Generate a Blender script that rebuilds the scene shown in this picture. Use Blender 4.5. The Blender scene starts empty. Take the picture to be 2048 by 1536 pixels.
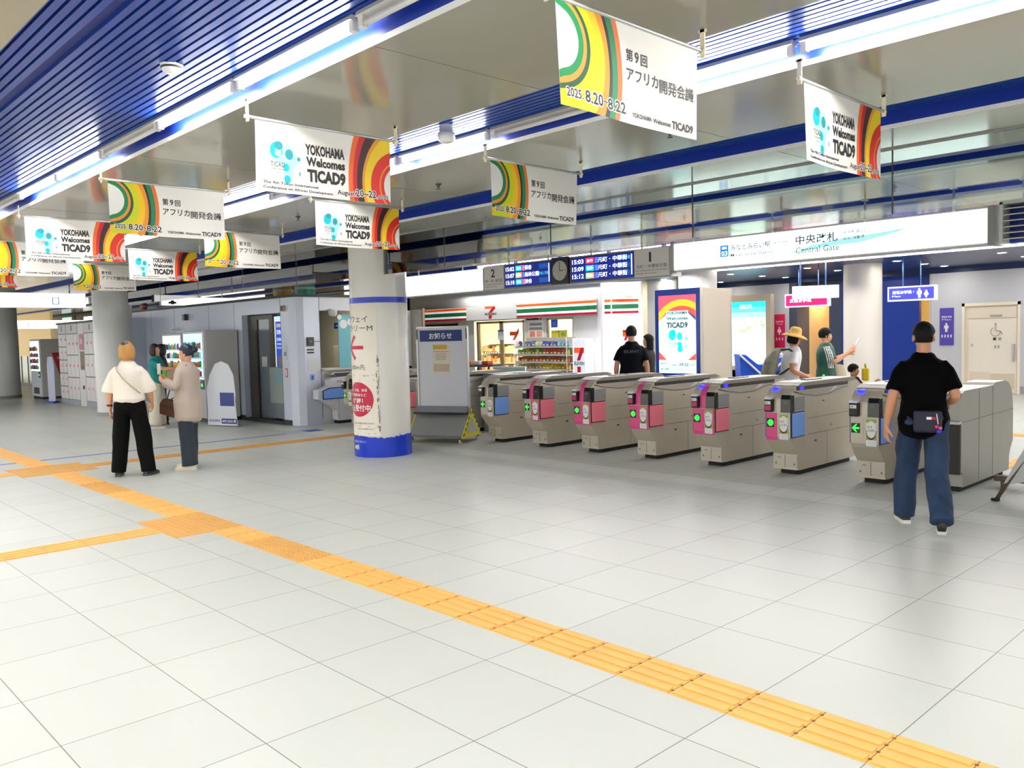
import bpy, bmesh, math, random
from mathutils import Vector, Matrix, noise, Euler
random.seed(7)
C = bpy.context.scene.collection
S = bpy.context.scene
# ---------------------------------------------------------------- camera, world, exposure
def rot_cam(yaw, pitch, roll):
    cy, sy = math.cos(yaw), math.sin(yaw)
    f = Vector((sy*math.cos(pitch), cy*math.cos(pitch), math.sin(pitch)))
    r = Vector((cy, -sy, 0)); d = f.cross(r)
    r2 = r*math.cos(roll)+d*math.sin(roll); d2 = -r*math.sin(roll)+d*math.cos(roll)
    return Matrix(((r2.x, -d2.x, -f.x), (r2.y, -d2.y, -f.y), (r2.z, -d2.z, -f.z)))
cam = bpy.data.cameras.new('camera'); camo = bpy.data.objects.new('camera', cam); C.objects.link(camo)
cam.sensor_fit = 'HORIZONTAL'; cam.sensor_width = 36.0; cam.lens = 1684.587*36/2048
cam.clip_start = 0.05; cam.clip_end = 300
camo.matrix_world = Matrix.Translation((4.33687, -3.34758, 1.63527)) @ rot_cam(-0.8113614, -0.0579950, 0.0246778).to_4x4()
S.camera = camo
S.view_settings.view_transform = 'Standard'; S.view_settings.look = 'None'
S.view_settings.exposure = 0.4; S.view_settings.gamma = 1.0; S.view_settings.use_curve_mapping = False
W = bpy.data.worlds.new('world'); S.world = W; W.use_nodes = True
W.node_tree.nodes['Background'].inputs[0].default_value = (1.0, 0.985, 0.94, 1)
W.node_tree.nodes['Background'].inputs[1].default_value = 1.7
TUBE = 81.0          # radiance of a lit fluorescent tube
cy = S.cycles
cy.use_denoising = True; cy.max_bounces = 7; cy.diffuse_bounces = 3; cy.glossy_bounces = 4
cy.transparent_max_bounces = 12; cy.sample_clamp_indirect = 4.0; cy.caustics_reflective = False; cy.caustics_refractive = False

# ---------------------------------------------------------------- materials
def lin(c):
    if isinstance(c, str):
        c = c.lstrip('#'); c = [int(c[i:i+2], 16)/255 for i in (0, 2, 4)]
    return tuple((x/12.92 if x <= .04045 else ((x+.055)/1.055)**2.4) for x in c)
_M = {}
def mat(col, rough=.5, metal=0., emit=0., spec=.5, bump=0., bscale=40., var=0., vscale=6., name=None, stretch=None):
    key = (col, rough, metal, emit, spec, bump, bscale, var, vscale, stretch)
    if key in _M: return _M[key]
    m = bpy.data.materials.new(name or 'mat'); m.use_nodes = True; _M[key] = m
    nt = m.node_tree; b = nt.nodes['Principled BSDF']; c = lin(col)
    b.inputs['Base Color'].default_value = (*c, 1); b.inputs['Roughness'].default_value = rough
    b.inputs['Metallic'].default_value = metal; b.inputs['Specular IOR Level'].default_value = spec
    if emit:
        b.inputs['Emission Color'].default_value = (*c, 1); b.inputs['Emission Strength'].default_value = emit
    if bump or var:
        tc = nt.nodes.new('ShaderNodeTexCoord'); src = tc.outputs['Object']
        if stretch:
            mp = nt.nodes.new('ShaderNodeMapping'); mp.inputs['Scale'].default_value = stretch
            nt.links.new(src, mp.inputs[0]); src = mp.outputs[0]
    if var:
        n = nt.nodes.new('ShaderNodeTexNoise'); n.inputs['Scale'].default_value = vscale; n.inputs['Detail'].default_value = 4
        nt.links.new(src, n.inputs['Vector'])
        r = nt.nodes.new('ShaderNodeMapRange'); r.inputs[1].default_value = .3; r.inputs[2].default_value = .7
        r.inputs[3].default_value = 1-var; r.inputs[4].default_value = 1+var*.5
        nt.links.new(n.outputs[0], r.inputs[0])
        h = nt.nodes.new('ShaderNodeHueSaturation'); h.inputs['Color'].default_value = (*c, 1)
        nt.links.new(r.outputs[0], h.inputs['Value']); nt.links.new(h.outputs[0], b.inputs['Base Color'])
    if bump:
        n2 = nt.nodes.new('ShaderNodeTexNoise'); n2.inputs['Scale'].default_value = bscale; n2.inputs['Detail'].default_value = 3
        nt.links.new(src, n2.inputs['Vector'])
        bp = nt.nodes.new('ShaderNodeBump'); bp.inputs['Strength'].default_value = bump; bp.inputs['Distance'].default_value = .01
        nt.links.new(n2.outputs[0], bp.inputs['Height']); nt.links.new(bp.outputs[0], b.inputs['Normal'])
    return m
def glass_mat(name, tint, refl=.06, rough=.02):
    m = bpy.data.materials.new(name); m.use_nodes = True; nt = m.node_tree; nt.nodes.clear()
    o = nt.nodes.new('ShaderNodeOutputMaterial'); t = nt.nodes.new('ShaderNodeBsdfTransparent'); t.inputs[0].default_value = (*tint, 1)
    g = nt.nodes.new('ShaderNodeBsdfGlossy'); g.inputs['Roughness'].default_value = rough
    fr = nt.nodes.new('ShaderNodeLayerWeight'); fr.inputs['Blend'].default_value = .25
    mr = nt.nodes.new('ShaderNodeMapRange'); mr.inputs[3].default_value = refl; mr.inputs[4].default_value = 1
    nt.links.new(fr.outputs['Fresnel'], mr.inputs[0]); mx = nt.nodes.new('ShaderNodeMixShader')
    nt.links.new(mr.outputs[0], mx.inputs[0]); nt.links.new(t.outputs[0], mx.inputs[1]); nt.links.new(g.outputs[0], mx.inputs[2])
    nt.links.new(mx.outputs[0], o.inputs[0]); return m
GLASS = glass_mat('clear glass', (.96, .98, .97)); CURTAIN = glass_mat('greenish curtain glass', (.88, .95, .92), .10)
DARKGLASS = glass_mat('smoked door glass', (.45, .5, .52), .08)

# ---------------------------------------------------------------- mesh builder
_TX = {}
def text_geo(body, bold=0., res=2):
    k = (body, bold, res)
    if k in _TX: return _TX[k]
    cu = bpy.data.curves.new('t', 'FONT'); cu.body = body; cu.resolution_u = res; cu.offset = bold; cu.fill_mode = 'FRONT'
    o = bpy.data.objects.new('t', cu); C.objects.link(o)
    dg = bpy.context.evaluated_depsgraph_get(); me = o.evaluated_get(dg).to_mesh()
    v = [(p.co.x, p.co.y) for p in me.vertices]; f = [tuple(p.vertices) for p in me.polygons]
    o.evaluated_get(dg).to_mesh_clear(); bpy.data.objects.remove(o); bpy.data.curves.remove(cu)
    if v:
        x0 = min(a for a, b in v); x1 = max(a for a, b in v); y0 = min(b for a, b in v); y1 = max(b for a, b in v)
        asp = (x1-x0)/max(y1-y0, 1e-6); v = [((a-x0)/max(x1-x0, 1e-6), (b-y0)/max(y1-y0, 1e-6)) for a, b in v]
    else: asp = 1
    _TX[k] = (v, f, asp); return _TX[k]
V = Vector
class MB:
    def __init__(s): s.v = []; s.f = []; s.mi = []; s.sm = []; s.mats = []
    def m(s, mt):
        if mt not in s.mats: s.mats.append(mt)
        return s.mats.index(mt)
    def add(s, vs, fs, mt, smooth=False, X=None):
        n = len(s.v); k = s.m(mt)
        for p in vs:
            p = V(p); s.v.append(X @ p if X else p)
        for f in fs: s.f.append(tuple(i+n for i in f)); s.mi.append(k); s.sm.append(smooth)
        return s
    def box(s, x0, x1, y0, y1, z0, z1, mt, X=None, bev=0.):
        if bev <= 0:
            vs = [(x, y, z) for z in (z0, z1) for y in (y0, y1) for x in (x0, x1)]
            return s.add(vs, [(0, 2, 3, 1), (4, 5, 7, 6), (0, 1, 5, 4), (2, 6, 7, 3), (0, 4, 6, 2), (1, 3, 7, 5)], mt, False, X)
        bm = bmesh.new(); bmesh.ops.create_cube(bm, size=1)
        for q in bm.verts: q.co = V((x0+(q.co.x+.5)*(x1-x0), y0+(q.co.y+.5)*(y1-y0), z0+(q.co.z+.5)*(z1-z0)))
        bmesh.ops.bevel(bm, geom=bm.edges[:], offset=bev, segments=2, affect='EDGES', profile=.5)
        return s.bm(bm, mt, False, X)
    def bm(s, bm, mt, smooth=False, X=None):
        bm.verts.index_update(); vs = [q.co.copy() for q in bm.verts]; fs = [tuple(q.index for q in f.verts) for f in bm.faces]
        bm.free(); return s.add(vs, fs, mt, smooth, X)
    def prism(s, poly, axis, a, b, mt, X=None, smooth=False):
        """poly: list of 2-D points; axis 0/1/2 extrusion axis, remaining axes in order"""
        n = len(poly)
        def P(p, t):
            if axis == 0: return (t, p[0], p[1])
            if axis == 1: return (p[0], t, p[1])
            return (p[0], p[1], t)
        vs = [P(p, a) for p in poly]+[P(p, b) for p in poly]
        s.add(vs, [tuple(range(n))[::-1], tuple(range(n, 2*n))], mt, False, X)
        s.add(vs, [(i, (i+1) % n, (i+1) % n+n, i+n) for i in range(n)], mt, smooth, X); return s
    def tube(s, pts, r, mt, n=10, caps=True, X=None, smooth=True):
        pts = [V(p) for p in pts]; rs = r if isinstance(r, (list, tuple)) else [r]*len(pts)
        vs = []; up0 = None
        for i, p in enumerate(pts):
            t = (pts[min(i+1, len(pts)-1)]-pts[max(i-1, 0)]).normalized()
            u = up0 if up0 is not None else (V((0, 0, 1)) if abs(t.z) < .9 else V((1, 0, 0)))
            a = t.cross(u)
            if a.length < 1e-4: a = t.cross(V((.3, .9, .1)))
            a.normalize(); b = a.cross(t).normalized(); up0 = b
            rr = rs[i]; rx, ry = rr if isinstance(rr, (list, tuple)) else (rr, rr)
            for k in range(n):
                g = 2*math.pi*k/n; vs.append(p+a*(math.cos(g)*rx)+b*(math.sin(g)*ry))
        fs = []
        for i in range(len(pts)-1):
            for k in range(n): fs.append((i*n+k, i*n+(k+1) % n, (i+1)*n+(k+1) % n, (i+1)*n+k))
        s.add(vs, fs, mt, smooth, X)
        if caps:
            L = len(pts)-1; s.add(vs, [tuple(range(n))[::-1], tuple(L*n+k for k in range(n))], mt, False, X)
        return s
    def lathe(s, prof, mt, c=(0, 0, 0), n=32, X=None, smooth=True, a0=0, a1=2*math.pi):
        full = abs(a1-a0-2*math.pi) < 1e-6; k = n if full else n+1; vs = []
        for r, z in prof:
            for i in range(k):
                g = a0+(a1-a0)*i/n; vs.append((c[0]+r*math.cos(g), c[1]+r*math.sin(g), c[2]+z))
        fs = []
        for j in range(len(prof)-1):
            for i in range(n):
                i2 = (i+1) % k; fs.append((j*k+i, j*k+i2, (j+1)*k+i2, (j+1)*k+i))
        return s.add(vs, fs, mt, smooth, X)
    def disc(s, c, n, r, mt, seg=24, ry=None, a0=0, a1=2*math.pi, up=None):
        n = V(n).normalized(); u = V(up or (0, 0, 1)); a = u.cross(n).normalized(); b = n.cross(a); c = V(c); ry = ry or r
        vs = [c+a*math.cos(a0+(a1-a0)*i/seg)*r+b*math.sin(a0+(a1-a0)*i/seg)*ry for i in range(seg+(0 if abs(a1-a0) > 6.28 else 1))]
        return s.add(vs, [tuple(range(len(vs)))], mt)
    def quad(s, a, b, c, d, mt): return s.add([a, b, c, d], [(0, 1, 2, 3)], mt)
    def sphere(s, c, r, mt, n=12, X=None, sc=(1, 1, 1)):
        vs = []; fs = []; h = n//2
        for j in range(h+1):
            t = math.pi*j/h
            for i in range(n):
                g = 2*math.pi*i/n; vs.append((c[0]+r*sc[0]*math.sin(t)*math.cos(g), c[1]+r*sc[1]*math.sin(t)*math.sin(g), c[2]+r*sc[2]*math.cos(t)))
        for j in range(h):
            for i in range(n): fs.append((j*n+i, (j+1)*n+i, (j+1)*n+(i+1) % n, j*n+(i+1) % n))
        return s.add(vs, fs, mt, True, X)
    def text(s, body, o, u, v, mt, bold=0., fit=True, warp=None, res=2):
        """o lower-left corner, u vector across the whole text, v vector of its height"""
        tv, tf, asp = text_geo(body, bold, res); o = V(o); u = V(u); v = V(v)
        if not fit: u = u.normalized()*asp*v.length
        vs = [o+u*a+v*b for a, b in tv]
        if warp: vs = [warp(p) for p in vs]
        return s.add(vs, tf, mt)
    def build(s, name, parent=None, loc=None, rz=0.):
        me = bpy.data.meshes.new(name); me.from_pydata([tuple(p) for p in s.v], [], s.f)
        for mt in s.mats: me.materials.append(mt)
        me.polygons.foreach_set('material_index', s.mi); me.polygons.foreach_set('use_smooth', s.sm)
        bm = bmesh.new(); bm.from_mesh(me); bmesh.ops.remove_doubles(bm, verts=bm.verts, dist=1e-6); bm.to_mesh(me); bm.free()
        me.update(); o = bpy.data.objects.new(name, me); C.objects.link(o)
        if parent: o.parent = parent
        if loc: o.location = loc
        if rz: o.rotation_euler = (0, 0, rz)
        return o
def thing(name, label, cat, loc=(0, 0, 0), rz=0., group=None):
    o = bpy.data.objects.new(name, None); C.objects.link(o); o.location = loc; o.rotation_euler = (0, 0, rz)
    o.empty_display_size = .1; return tag(o, label, cat, group)
def tag(o, label, cat, group=None):
    o['label'] = label; o['category'] = cat
    if group: o['group'] = group
    return o
def struct(o, label=None):
    o['kind'] = 'structure'
    if label: o['label'] = label
    return o
def dup(root, loc=None, rz=None, label=None, group=None):
    r = root.copy(); C.objects.link(r)
    if loc is not None: r.location = loc
    if rz is not None: r.rotation_euler = (0, 0, rz)
    if label: r['label'] = label
    if group: r['group'] = group
    for ch in list(root.children):
        c = ch.copy(); C.objects.link(c); c.parent = r
        for g in list(ch.children):
            d = g.copy(); C.objects.link(d); d.parent = c
    return r
def simple(mb_fn, name, parent):
    b = MB(); mb_fn(b); return b.build(name, parent)
# common materials
WHITE = mat('#f2f2f0', .35); STEEL = mat('#c4bba8', .42, .25, var=.06, vscale=3.); STEEL2 = mat('#bdb4a4', .36, .3)
BLACK = mat('#0c0d0f', .4); DGREY = mat('#3a3d40', .5); MGREY = mat('#8b8d8c', .5); LGREY = mat('#c9cac8', .45)
NAVY = mat('#0a1f6b', .4); INK = mat('#2b2a2c', .6); ALU = mat('#c3c4c4', .35, .6); RUBBER = mat('#141414', .7)
# ---------------------------------------------------------------- floor
def floor_mat():
    m = bpy.data.materials.new('pale stone tile floor'); m.use_nodes = True; nt = m.node_tree; N = nt.nodes; L = nt.links
    b = N['Principled BSDF']; tc = N.new('ShaderNodeTexCoord'); sx = N.new('ShaderNodeSeparateXYZ'); L.new(tc.outputs['Object'], sx.inputs[0])
    def M(op, a, bb=None, c=None):
        n = N.new('ShaderNodeMath'); n.operation = op
        for i, q in enumerate((a, bb, c)):
            if q is None: continue
            if isinstance(q, (int, float)): n.inputs[i].default_value = q
            else: L.new(q, n.inputs[i])
        return n.outputs[0]
    px = M('PINGPONG', sx.outputs[0], .3); py = M('PINGPONG', sx.outputs[1], .3)
    d = M('MINIMUM', px, py); line = M('LESS_THAN', d, .0026)
    fx = M('FLOOR', M('DIVIDE', sx.outputs[0], .6)); fy = M('FLOOR', M('DIVIDE', sx.outputs[1], .6))
    cb = N.new('ShaderNodeCombineXYZ'); L.new(fx, cb.inputs[0]); L.new(fy, cb.inputs[1])
    wn = N.new('ShaderNodeTexWhiteNoise'); wn.noise_dimensions = '2D'; L.new(cb.outputs[0], wn.inputs['Vector'])
    no = N.new('ShaderNodeTexNoise'); no.inputs['Scale'].default_value = 1.3; no.inputs['Detail'].default_value = 5; L.new(tc.outputs['Object'], no.inputs['Vector'])
    v = M('ADD', M('MULTIPLY', wn.outputs[0], .05), M('MULTIPLY', no.outputs[0], .03))
    v = M('ADD', v, .94)
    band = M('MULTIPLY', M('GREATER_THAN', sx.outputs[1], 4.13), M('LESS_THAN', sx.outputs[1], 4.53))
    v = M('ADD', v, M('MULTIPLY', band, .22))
    hs = N.new('ShaderNodeHueSaturation'); hs.inputs['Color'].default_value = (.555, .575, .52, 1); L.new(v, hs.inputs['Value'])
    mx = N.new('ShaderNodeMix'); mx.data_type = 'RGBA'; L.new(line, mx.inputs[0]); L.new(hs.outputs[0], mx.inputs[6]); mx.inputs[7].default_value = (.22, .215, .20, 1)
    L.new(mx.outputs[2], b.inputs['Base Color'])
    b.inputs['Roughness'].default_value = .34; b.inputs['Specular IOR Level'].default_value = .10
    return m
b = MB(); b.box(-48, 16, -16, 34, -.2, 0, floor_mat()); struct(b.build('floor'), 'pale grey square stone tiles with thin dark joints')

# ---------------------------------------------------------------- tactile paving (yellow guide blocks)
TY = mat('#f0b65e', .55, var=.06, vscale=5); TYD = mat('#d9a24f', .6, var=.06, vscale=5); TYJ = mat('#7a5326', .8)
def bar_block(b, x, y, alongx, m=TY):
    b.box(x, x+.3, y, y+.3, 0, .003, m)
    for k in range(4):
        o = .0375+.075*k
        if alongx: b.box(x+.012, x+.288, y+o-.024, y+o+.024, .003, .008, m, bev=.002)
        else: b.box(x+o-.024, x+o+.024, y+.012, y+.288, .003, .008, m, bev=.002)
    if alongx:
        for k in range(4): b.box(x-.007, x+.007, y+.03+.075*k, y+.045+.075*k, .003, .0036, TYJ)
        b.box(x-.0016, x+.0016, y, y+.3, .003, .0034, TYJ)
    else: b.box(x, x+.3, y-.0016, y+.0016, .003, .0034, TYJ)
def dot_block(b, x, y):
    b.box(x, x+.3, y, y+.3, 0, .003, TYD)
    for i in range(5):
        for j in range(5): b.lathe([(.012, .003), (.009, .008), (0, .008)], TYD, (x+.03+.06*i, y+.03+.06*j, 0), 6)
b = MB()
x = -12.3
dots = [(-3.6, -2.7), (-2.1, -1.2), (-6.3, -5.4), (-8.4, -7.5)]
while x < 5.6:
    if any(a-.01 <= x < e-.01 for a, e in dots): dot_block(b, x, -.3)
    else: bar_block(b, x, -.3, True)
    x = round(x+.3, 3)
struct(b.build('trim_1'), 'yellow tactile guide strip running diagonally across the foreground floor')
b = MB()
for x in (-3.6, -3.3, -3.0): dot_block(b, x, -.6)
y = -.9
while y > -4.6: bar_block(b, -3.3, y, False); y = round(y-.3, 3)
struct(b.build('trim_2'), 'yellow tactile branch strip leaving the main strip at lower left')
b = MB()
for x in (-8.4, -8.1, -7.8): dot_block(b, x, -.6); dot_block(b, x, 0)
y = .3
while y < 6: bar_block(b, -8.1, y, False, TYD); y = round(y+.3, 3)
y = -.9
while y > -4: bar_block(b, -8.1, y, False); y = round(y-.3, 3)
struct(b.build('trim_3'), 'far yellow tactile strip crossing behind the waiting women')
b = MB(); BL = mat('#3556b8', .6)
b.box(-9.12, -9.06, -.6, 3.9, 0, .002, BL); b.box(-9.45, -8.95, 3.95, 4.6, 0, .002, mat('#b9c3d8', .6)); b.box(-9.3, -9.0, 4.3, 4.62, 0, .003, BL)
struct(b.build('trim_4'), 'thin blue guide line and blue floor mark')
b = MB()
y = 7.2
while y < 12.6: bar_block(b, 1.2, y, False); y = round(y+.3, 3)
for x in range(-6, 16): bar_block(b, x*.3, 10.2, True)
struct(b.build('trim_5'), 'yellow tactile strips beyond the gates')

# ---------------------------------------------------------------- ceiling: glossy white panels with ribbed blue slots between
HC = 3.0
PAN = mat('#9e9c90', .13, 0, spec=.55, var=.02, vscale=.5); LIP = mat('#f4f4f2', .4)
RIB = mat('#0f3c96', .34, .1, spec=.4); RIBD = mat('#0e2672', .6); NAVYW = mat('#14339a', .35)
X0, X1 = -46, 14
panels = []   # (y0,y1)
edges = [(-5.4, -4.25), (-3.5, -2.3), (-1.02, .1), (.88, 2.03), (2.67, 3.9), (4.5, 5.75), (6.35, 7.55), (8.5, 9.5), (10.1, 11.25), (11.85, 13.1), (13.7, 34)]  # panels stop short behind the camera, unseen, to let world light in
ci = 0
def ceil_part(b, name='ceiling'):
    return struct(b.build(name))
b = MB()
SEAM = mat('#57564f', .6)
for y0, y1 in edges:
    b.box(X0, X1, y0, y1, HC, HC+.12, PAN if y0 < 13 else mat('#22355f', .3))
    # white lip on the lamp side, navy edge on the other
    b.box(X0, X1, y0-.004, y0, HC, HC+.028, LIP); b.box(X0, X1, y0-.003, y0, HC+.028, HC+.12, NAVYW); b.box(X0, X1, y1, y1+.003, HC+.012, HC+.12, NAVYW)
for x in range(-44, 14, 3):
    for y0, y1 in edges[:10]: b.box(x-.0015, x+.0015, y0, y1, HC-.0008, HC, SEAM)
ceil_part(b)['label'] = 'glossy white ceiling panels'
b = MB()
gaps = [(edges[i][1], edges[i+1][0]) for i in range(len(edges)-1)]
for a, e in gaps:
    b.box(X0, X1, a, e, HC+.135, HC+.2, RIBD)
    n = max(3, int(round((e-a)/.052))); w = (e-a)/n
    for k in range(n):
        yy = a+w*k
        if a < -2 and abs(yy+1.98) < .03: continue
        b.box(X0, X1, yy+w*.1, yy+w*.8, HC+.112, HC+.137, RIB)
ceil_part(b)['label'] = 'blue ribbed ceiling slots'

# ---------------------------------------------------------------- fluorescent lights
TUBEM = mat('#fffaf2', .4, emit=TUBE, name='lit tube'); OFFM = mat('#d8d6cf', .35); FIX = mat('#d9d6cc', .45); SOCK = mat('#e9e2d6', .5)
def light_thing(x0, x1, y, lit, label, group):
    t = thing('fluorescent_light', label, 'light', (x0, y, HC+.055), 0, group); L = x1-x0
    c = MB(); c.prism([(-.035, .03), (.035, .03), (.022, .055), (-.022, .055)], 0, 0, L, FIX); c.build('housing', t)
    c = MB(); c.tube([(.03, 0, 0), (L-.03, 0, 0)], .016, TUBEM if lit else OFFM, 10); c.build('tube', t)
    for xx in (0, L-.035):
        c = MB(); c.box(xx, xx+.035, -.018, .018, -.02, .034, SOCK, bev=.004); c.build('socket', t)
    return t
LOFF = -.105
row1 = [(-16.4, -15.24, 1), (-15.2, -14.1, 1), (-14.06, -12.9, 1), (-12.86, -11.7, 1), (-10.6, -9.44, 1), (-9.42, -8.26, 1), (-8.24, -7.08, 0), (-7.06, -5.9, 1), (-5.88, -4.72, 0), (-4.70, -3.55, 1), (-3.53, -2.42, 1), (-2.38, -1.32, 0), (-1.30, -.20, 1), (-.16, 1.02, 1), (1.06, 2.24, 0), (2.26, 3.42, 1), (3.46, 4.6, 1), (4.64, 5.8, 1), (5.84, 7, 1), (7.04, 8.2, 1), (8.24, 9.4, 1), (9.44, 10.6, 1)]  # unseen end tubes are added to light the gate sides and the office
names = {}
def place(t): return 'to the left, far down the hall' if t < -6 else ('at left' if t < -2.5 else ('near the middle' if t < 1 else 'toward the right'))
ord_ = ['first', 'second', 'third', 'fourth', 'fifth', 'sixth', 'seventh', 'eighth', 'ninth', 'tenth', 'eleventh', 'twelfth', 'thirteenth', 'fourteenth', 'fifteenth', 'sixteenth', 'seventeenth', 'eighteenth', 'nineteenth', 'twentieth', 'twenty-first', 'twenty-second', 'twenty-third', 'twenty-fourth']
def row(rows, y, rowname, grp):
    for i, (a, e, lit) in enumerate(reversed(rows)):
        light_thing(a, e, y, lit, f"{'lit' if lit else 'unlit grey'} tube light, {ord_[i] if i < 24 else 'far'} from the right in the {rowname}", grp)
row(row1, -1.02+LOFF, 'nearest wide blue slot', 'tube lights in the nearest blue slot')
row2 = [(-20.2, -19.0, 1), (-19.0, -17.8, 1), (-17.8, -16.6, 1), (-16.6, -15.4, 1), (-15.4, -14.24, 1), (-14.2, -13.0, 1), (-12.9, -11.75, 0), (-11.7, -10.5, 1), (-10.5, -9.35, 1), (-9.3, -8.1, 0), (-8.05, -6.9, 1), (-6.85, -5.7, 1), (-5.65, -4.5, 1), (-4.5, -3.4, 1), (-3.38, -2.3, 0), (-2.28, -1.28, 1), (-1.24, -.18, 1), (-.14, 1.0, 0), (1.04, 2.16, 1), (2.2, 3.34, 1), (3.38, 4.5, 1), (4.54, 5.7, 1), (5.74, 6.9, 1), (6.94, 8.1, 1), (8.14, 9.3, 1), (9.34, 10.5, 1)]  # row lengthened at both ends, tubes added for the gate sides and office
row(row2, .88+LOFF, 'second ceiling slot', 'tube lights in the second blue slot')
def far_row(y, xs, L, rowname, grp):
    row([(x, x+L, 1) for x in xs], y, rowname, grp)
far_row(-3.5+LOFF, [-9.5+1.2*k for k in range(17)], 1.16, 'first slot behind the viewer', 'tube lights in the slot behind')  # this row and the next run on rightward, added for the gate sides
far_row(-5.4+LOFF, [-9.5+1.2*k for k in range(17)], 1.16, 'second slot behind the viewer', 'tube lights in the second slot behind')
far_row(8.5+LOFF, [-9+1.2*k for k in range(12)], 1.16, 'added slot hidden behind the gate signs', 'added tube lights hidden behind the gate signs')  # row added out of sight behind the signs to brighten the gates
far_row(10.1+LOFF, [-9+1.2*k for k in range(12)], 1.16, 'first lit slot past the gates', 'tube lights beyond the gates')
far_row(11.85+LOFF, [-14+1.2*k for k in range(16)], 1.16, 'slot above the shop aisle', 'tube lights above the shop aisle')
far_row(13.7+LOFF, [-16+1.2*k for k in range(16)], 1.16, 'slot near the rest rooms', 'tube lights near the rest rooms')

# ---------------------------------------------------------------- glass smoke curtain under the ceiling at Y=3.35
gt = thing('glass_smoke_curtain', 'clear glass drop curtain hanging from the ceiling along the row of round pillars', 'glass screen', (0, 3.35, HC))
xs = [-.22+1.83*k for k in range(-8, 7)]
for i in range(len(xs)-1):
    c = MB(); c.box(xs[i]+.004, xs[i+1]-.004, -.003, .003, -.5, 0, CURTAIN); c.build('glass_panel', gt)
for x in xs:
    c = MB(); c.box(x-.004, x+.004, -.006, .006, -.5, 0, DGREY); c.build('joint', gt)
c = MB(); c.box(xs[0], xs[-1], -.012, .012, -.012, 0, MGREY); c.build('top_rail', gt)

# ---------------------------------------------------------------- ceiling fittings
def detector(x, y, z, label):
    t = thing('smoke_detector', label, 'detector', (x, y, z))
    c = MB(); c.lathe([(0, -.045), (.03, -.045), (.05, -.03), (.055, -.01), (.06, 0)], WHITE, n=20); c.build('housing', t)
    c = MB(); c.lathe([(.052, -.022), (.056, -.02), (.056, -.012)], DGREY, n=20); c.build('vent_ring', t)
detector(-.20, -1.48, HC+.115, 'small round detector on the blue ribbed ceiling at upper left')
for (x, y, l) in ((-1.62, 1.46, 'tiny dark sprinkler head on the white panel left of the small green banner'), (-4.07, 1.44, 'tiny dark sprinkler head on the ceiling panel left of the middle red banner'), (.87, 1.49, 'tiny dark sprinkler head under the large green banner')):
    t = thing('sprinkler', l, 'sprinkler', (x, y, HC))
    c = MB(); c.lathe([(.03, 0), (.03, -.006), (.012, -.01), (.01, -.03)], DGREY, n=14); c.build('escutcheon', t)
    c = MB(); c.lathe([(0, -.045), (.018, -.045), (.018, -.04), (0, -.04)], DGREY, n=14); c.build('deflector', t)
t = thing('ceiling_sensor', 'white cylindrical sensor hanging in the second blue slot', 'sensor', (-.30, .48, HC+.115))
c = MB(); c.lathe([(0, -.12), (.045, -.12), (.06, -.10), (.062, -.055), (.05, -.05), (.05, 0)], WHITE, n=24); c.build('housing', t)
c = MB(); c.lathe([(.0, -.124), (.03, -.124), (.03, -.119)], LGREY, n=20); c.build('lens', t)

# ---------------------------------------------------------------- round pillars
PIL = mat('#dcdad3', .16, spec=.6, var=.03, vscale=1.2); PILB = mat('#d3d3d0', .3, var=.04, vscale=1.)
POST = mat('#efe9da', .5, var=.05, vscale=2); RED = mat('#c6163f', .4); BLUEB = mat('#0b37c4', .25, var=.12, vscale=3); DINK = mat('#3b3636', .6)
PC = (-5.56, 3.50); PR = .40
pt = thing('pillar', 'glossy white round pillar with blue bands and a peeling notice beside the gates', 'pillar', (*PC, 0))
c = MB(); c.lathe([(PR, 0), (PR, HC+.05)], PIL, n=64); c.build('shaft', pt)
c = MB(); c.lathe([(PR+.002, 2.125), (PR+.002, 2.2)], BLUEB, n=64); c.lathe([(PR+.001, 2.12), (PR+.003, 2.122)], BLUEB, n=64); c.build('upper_band', pt)
def torn_ring(z0, zf, m, r, n=160, a0=0, a1=2*math.pi):
    c = MB(); vs = []
    for i in range(n+1):
        a = a0+(a1-a0)*i/n; vs += [(r*math.cos(a), r*math.sin(a), z0), (r*math.cos(a), r*math.sin(a), zf(a))]
    c.add(vs, [(2*i, 2*i+2, 2*i+3, 2*i+1) for i in range(n)], m, True); return c
random.seed(3)
def jag(a): return .285+.012*math.sin(a*3)+.014*noise.noise(V((a*9, 0, 0)))+.012*noise.noise(V((a*40, 3, 0)))+(.04 if -.35 < a < .02 else 0)
c = torn_ring(0, jag, BLUEB, PR+.003)
VA = math.atan2(-3.35-PC[1], 4.34-PC[0])          # bearing of the viewer from the pillar
def pw(off, z, r=PR+.006):                           # wrap: off metres along the surface measured from the viewer bearing (left negative)
    a = VA+off/PR; return V((r*math.cos(a), r*math.sin(a), z))
c.text('みなとみらい', (0, 0, 0), (1, 0, 0), (0, 1, 0), WHITE, warp=lambda p: pw(-.50+p.x*.26, .20+p.y*.035))
c.text('MM線', (0, 0, 0), (1, 0, 0), (0, 1, 0), WHITE, .02, warp=lambda p: pw(-.50+p.x*.12, .10+p.y*.075))
c.build('base_band', pt)
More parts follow.
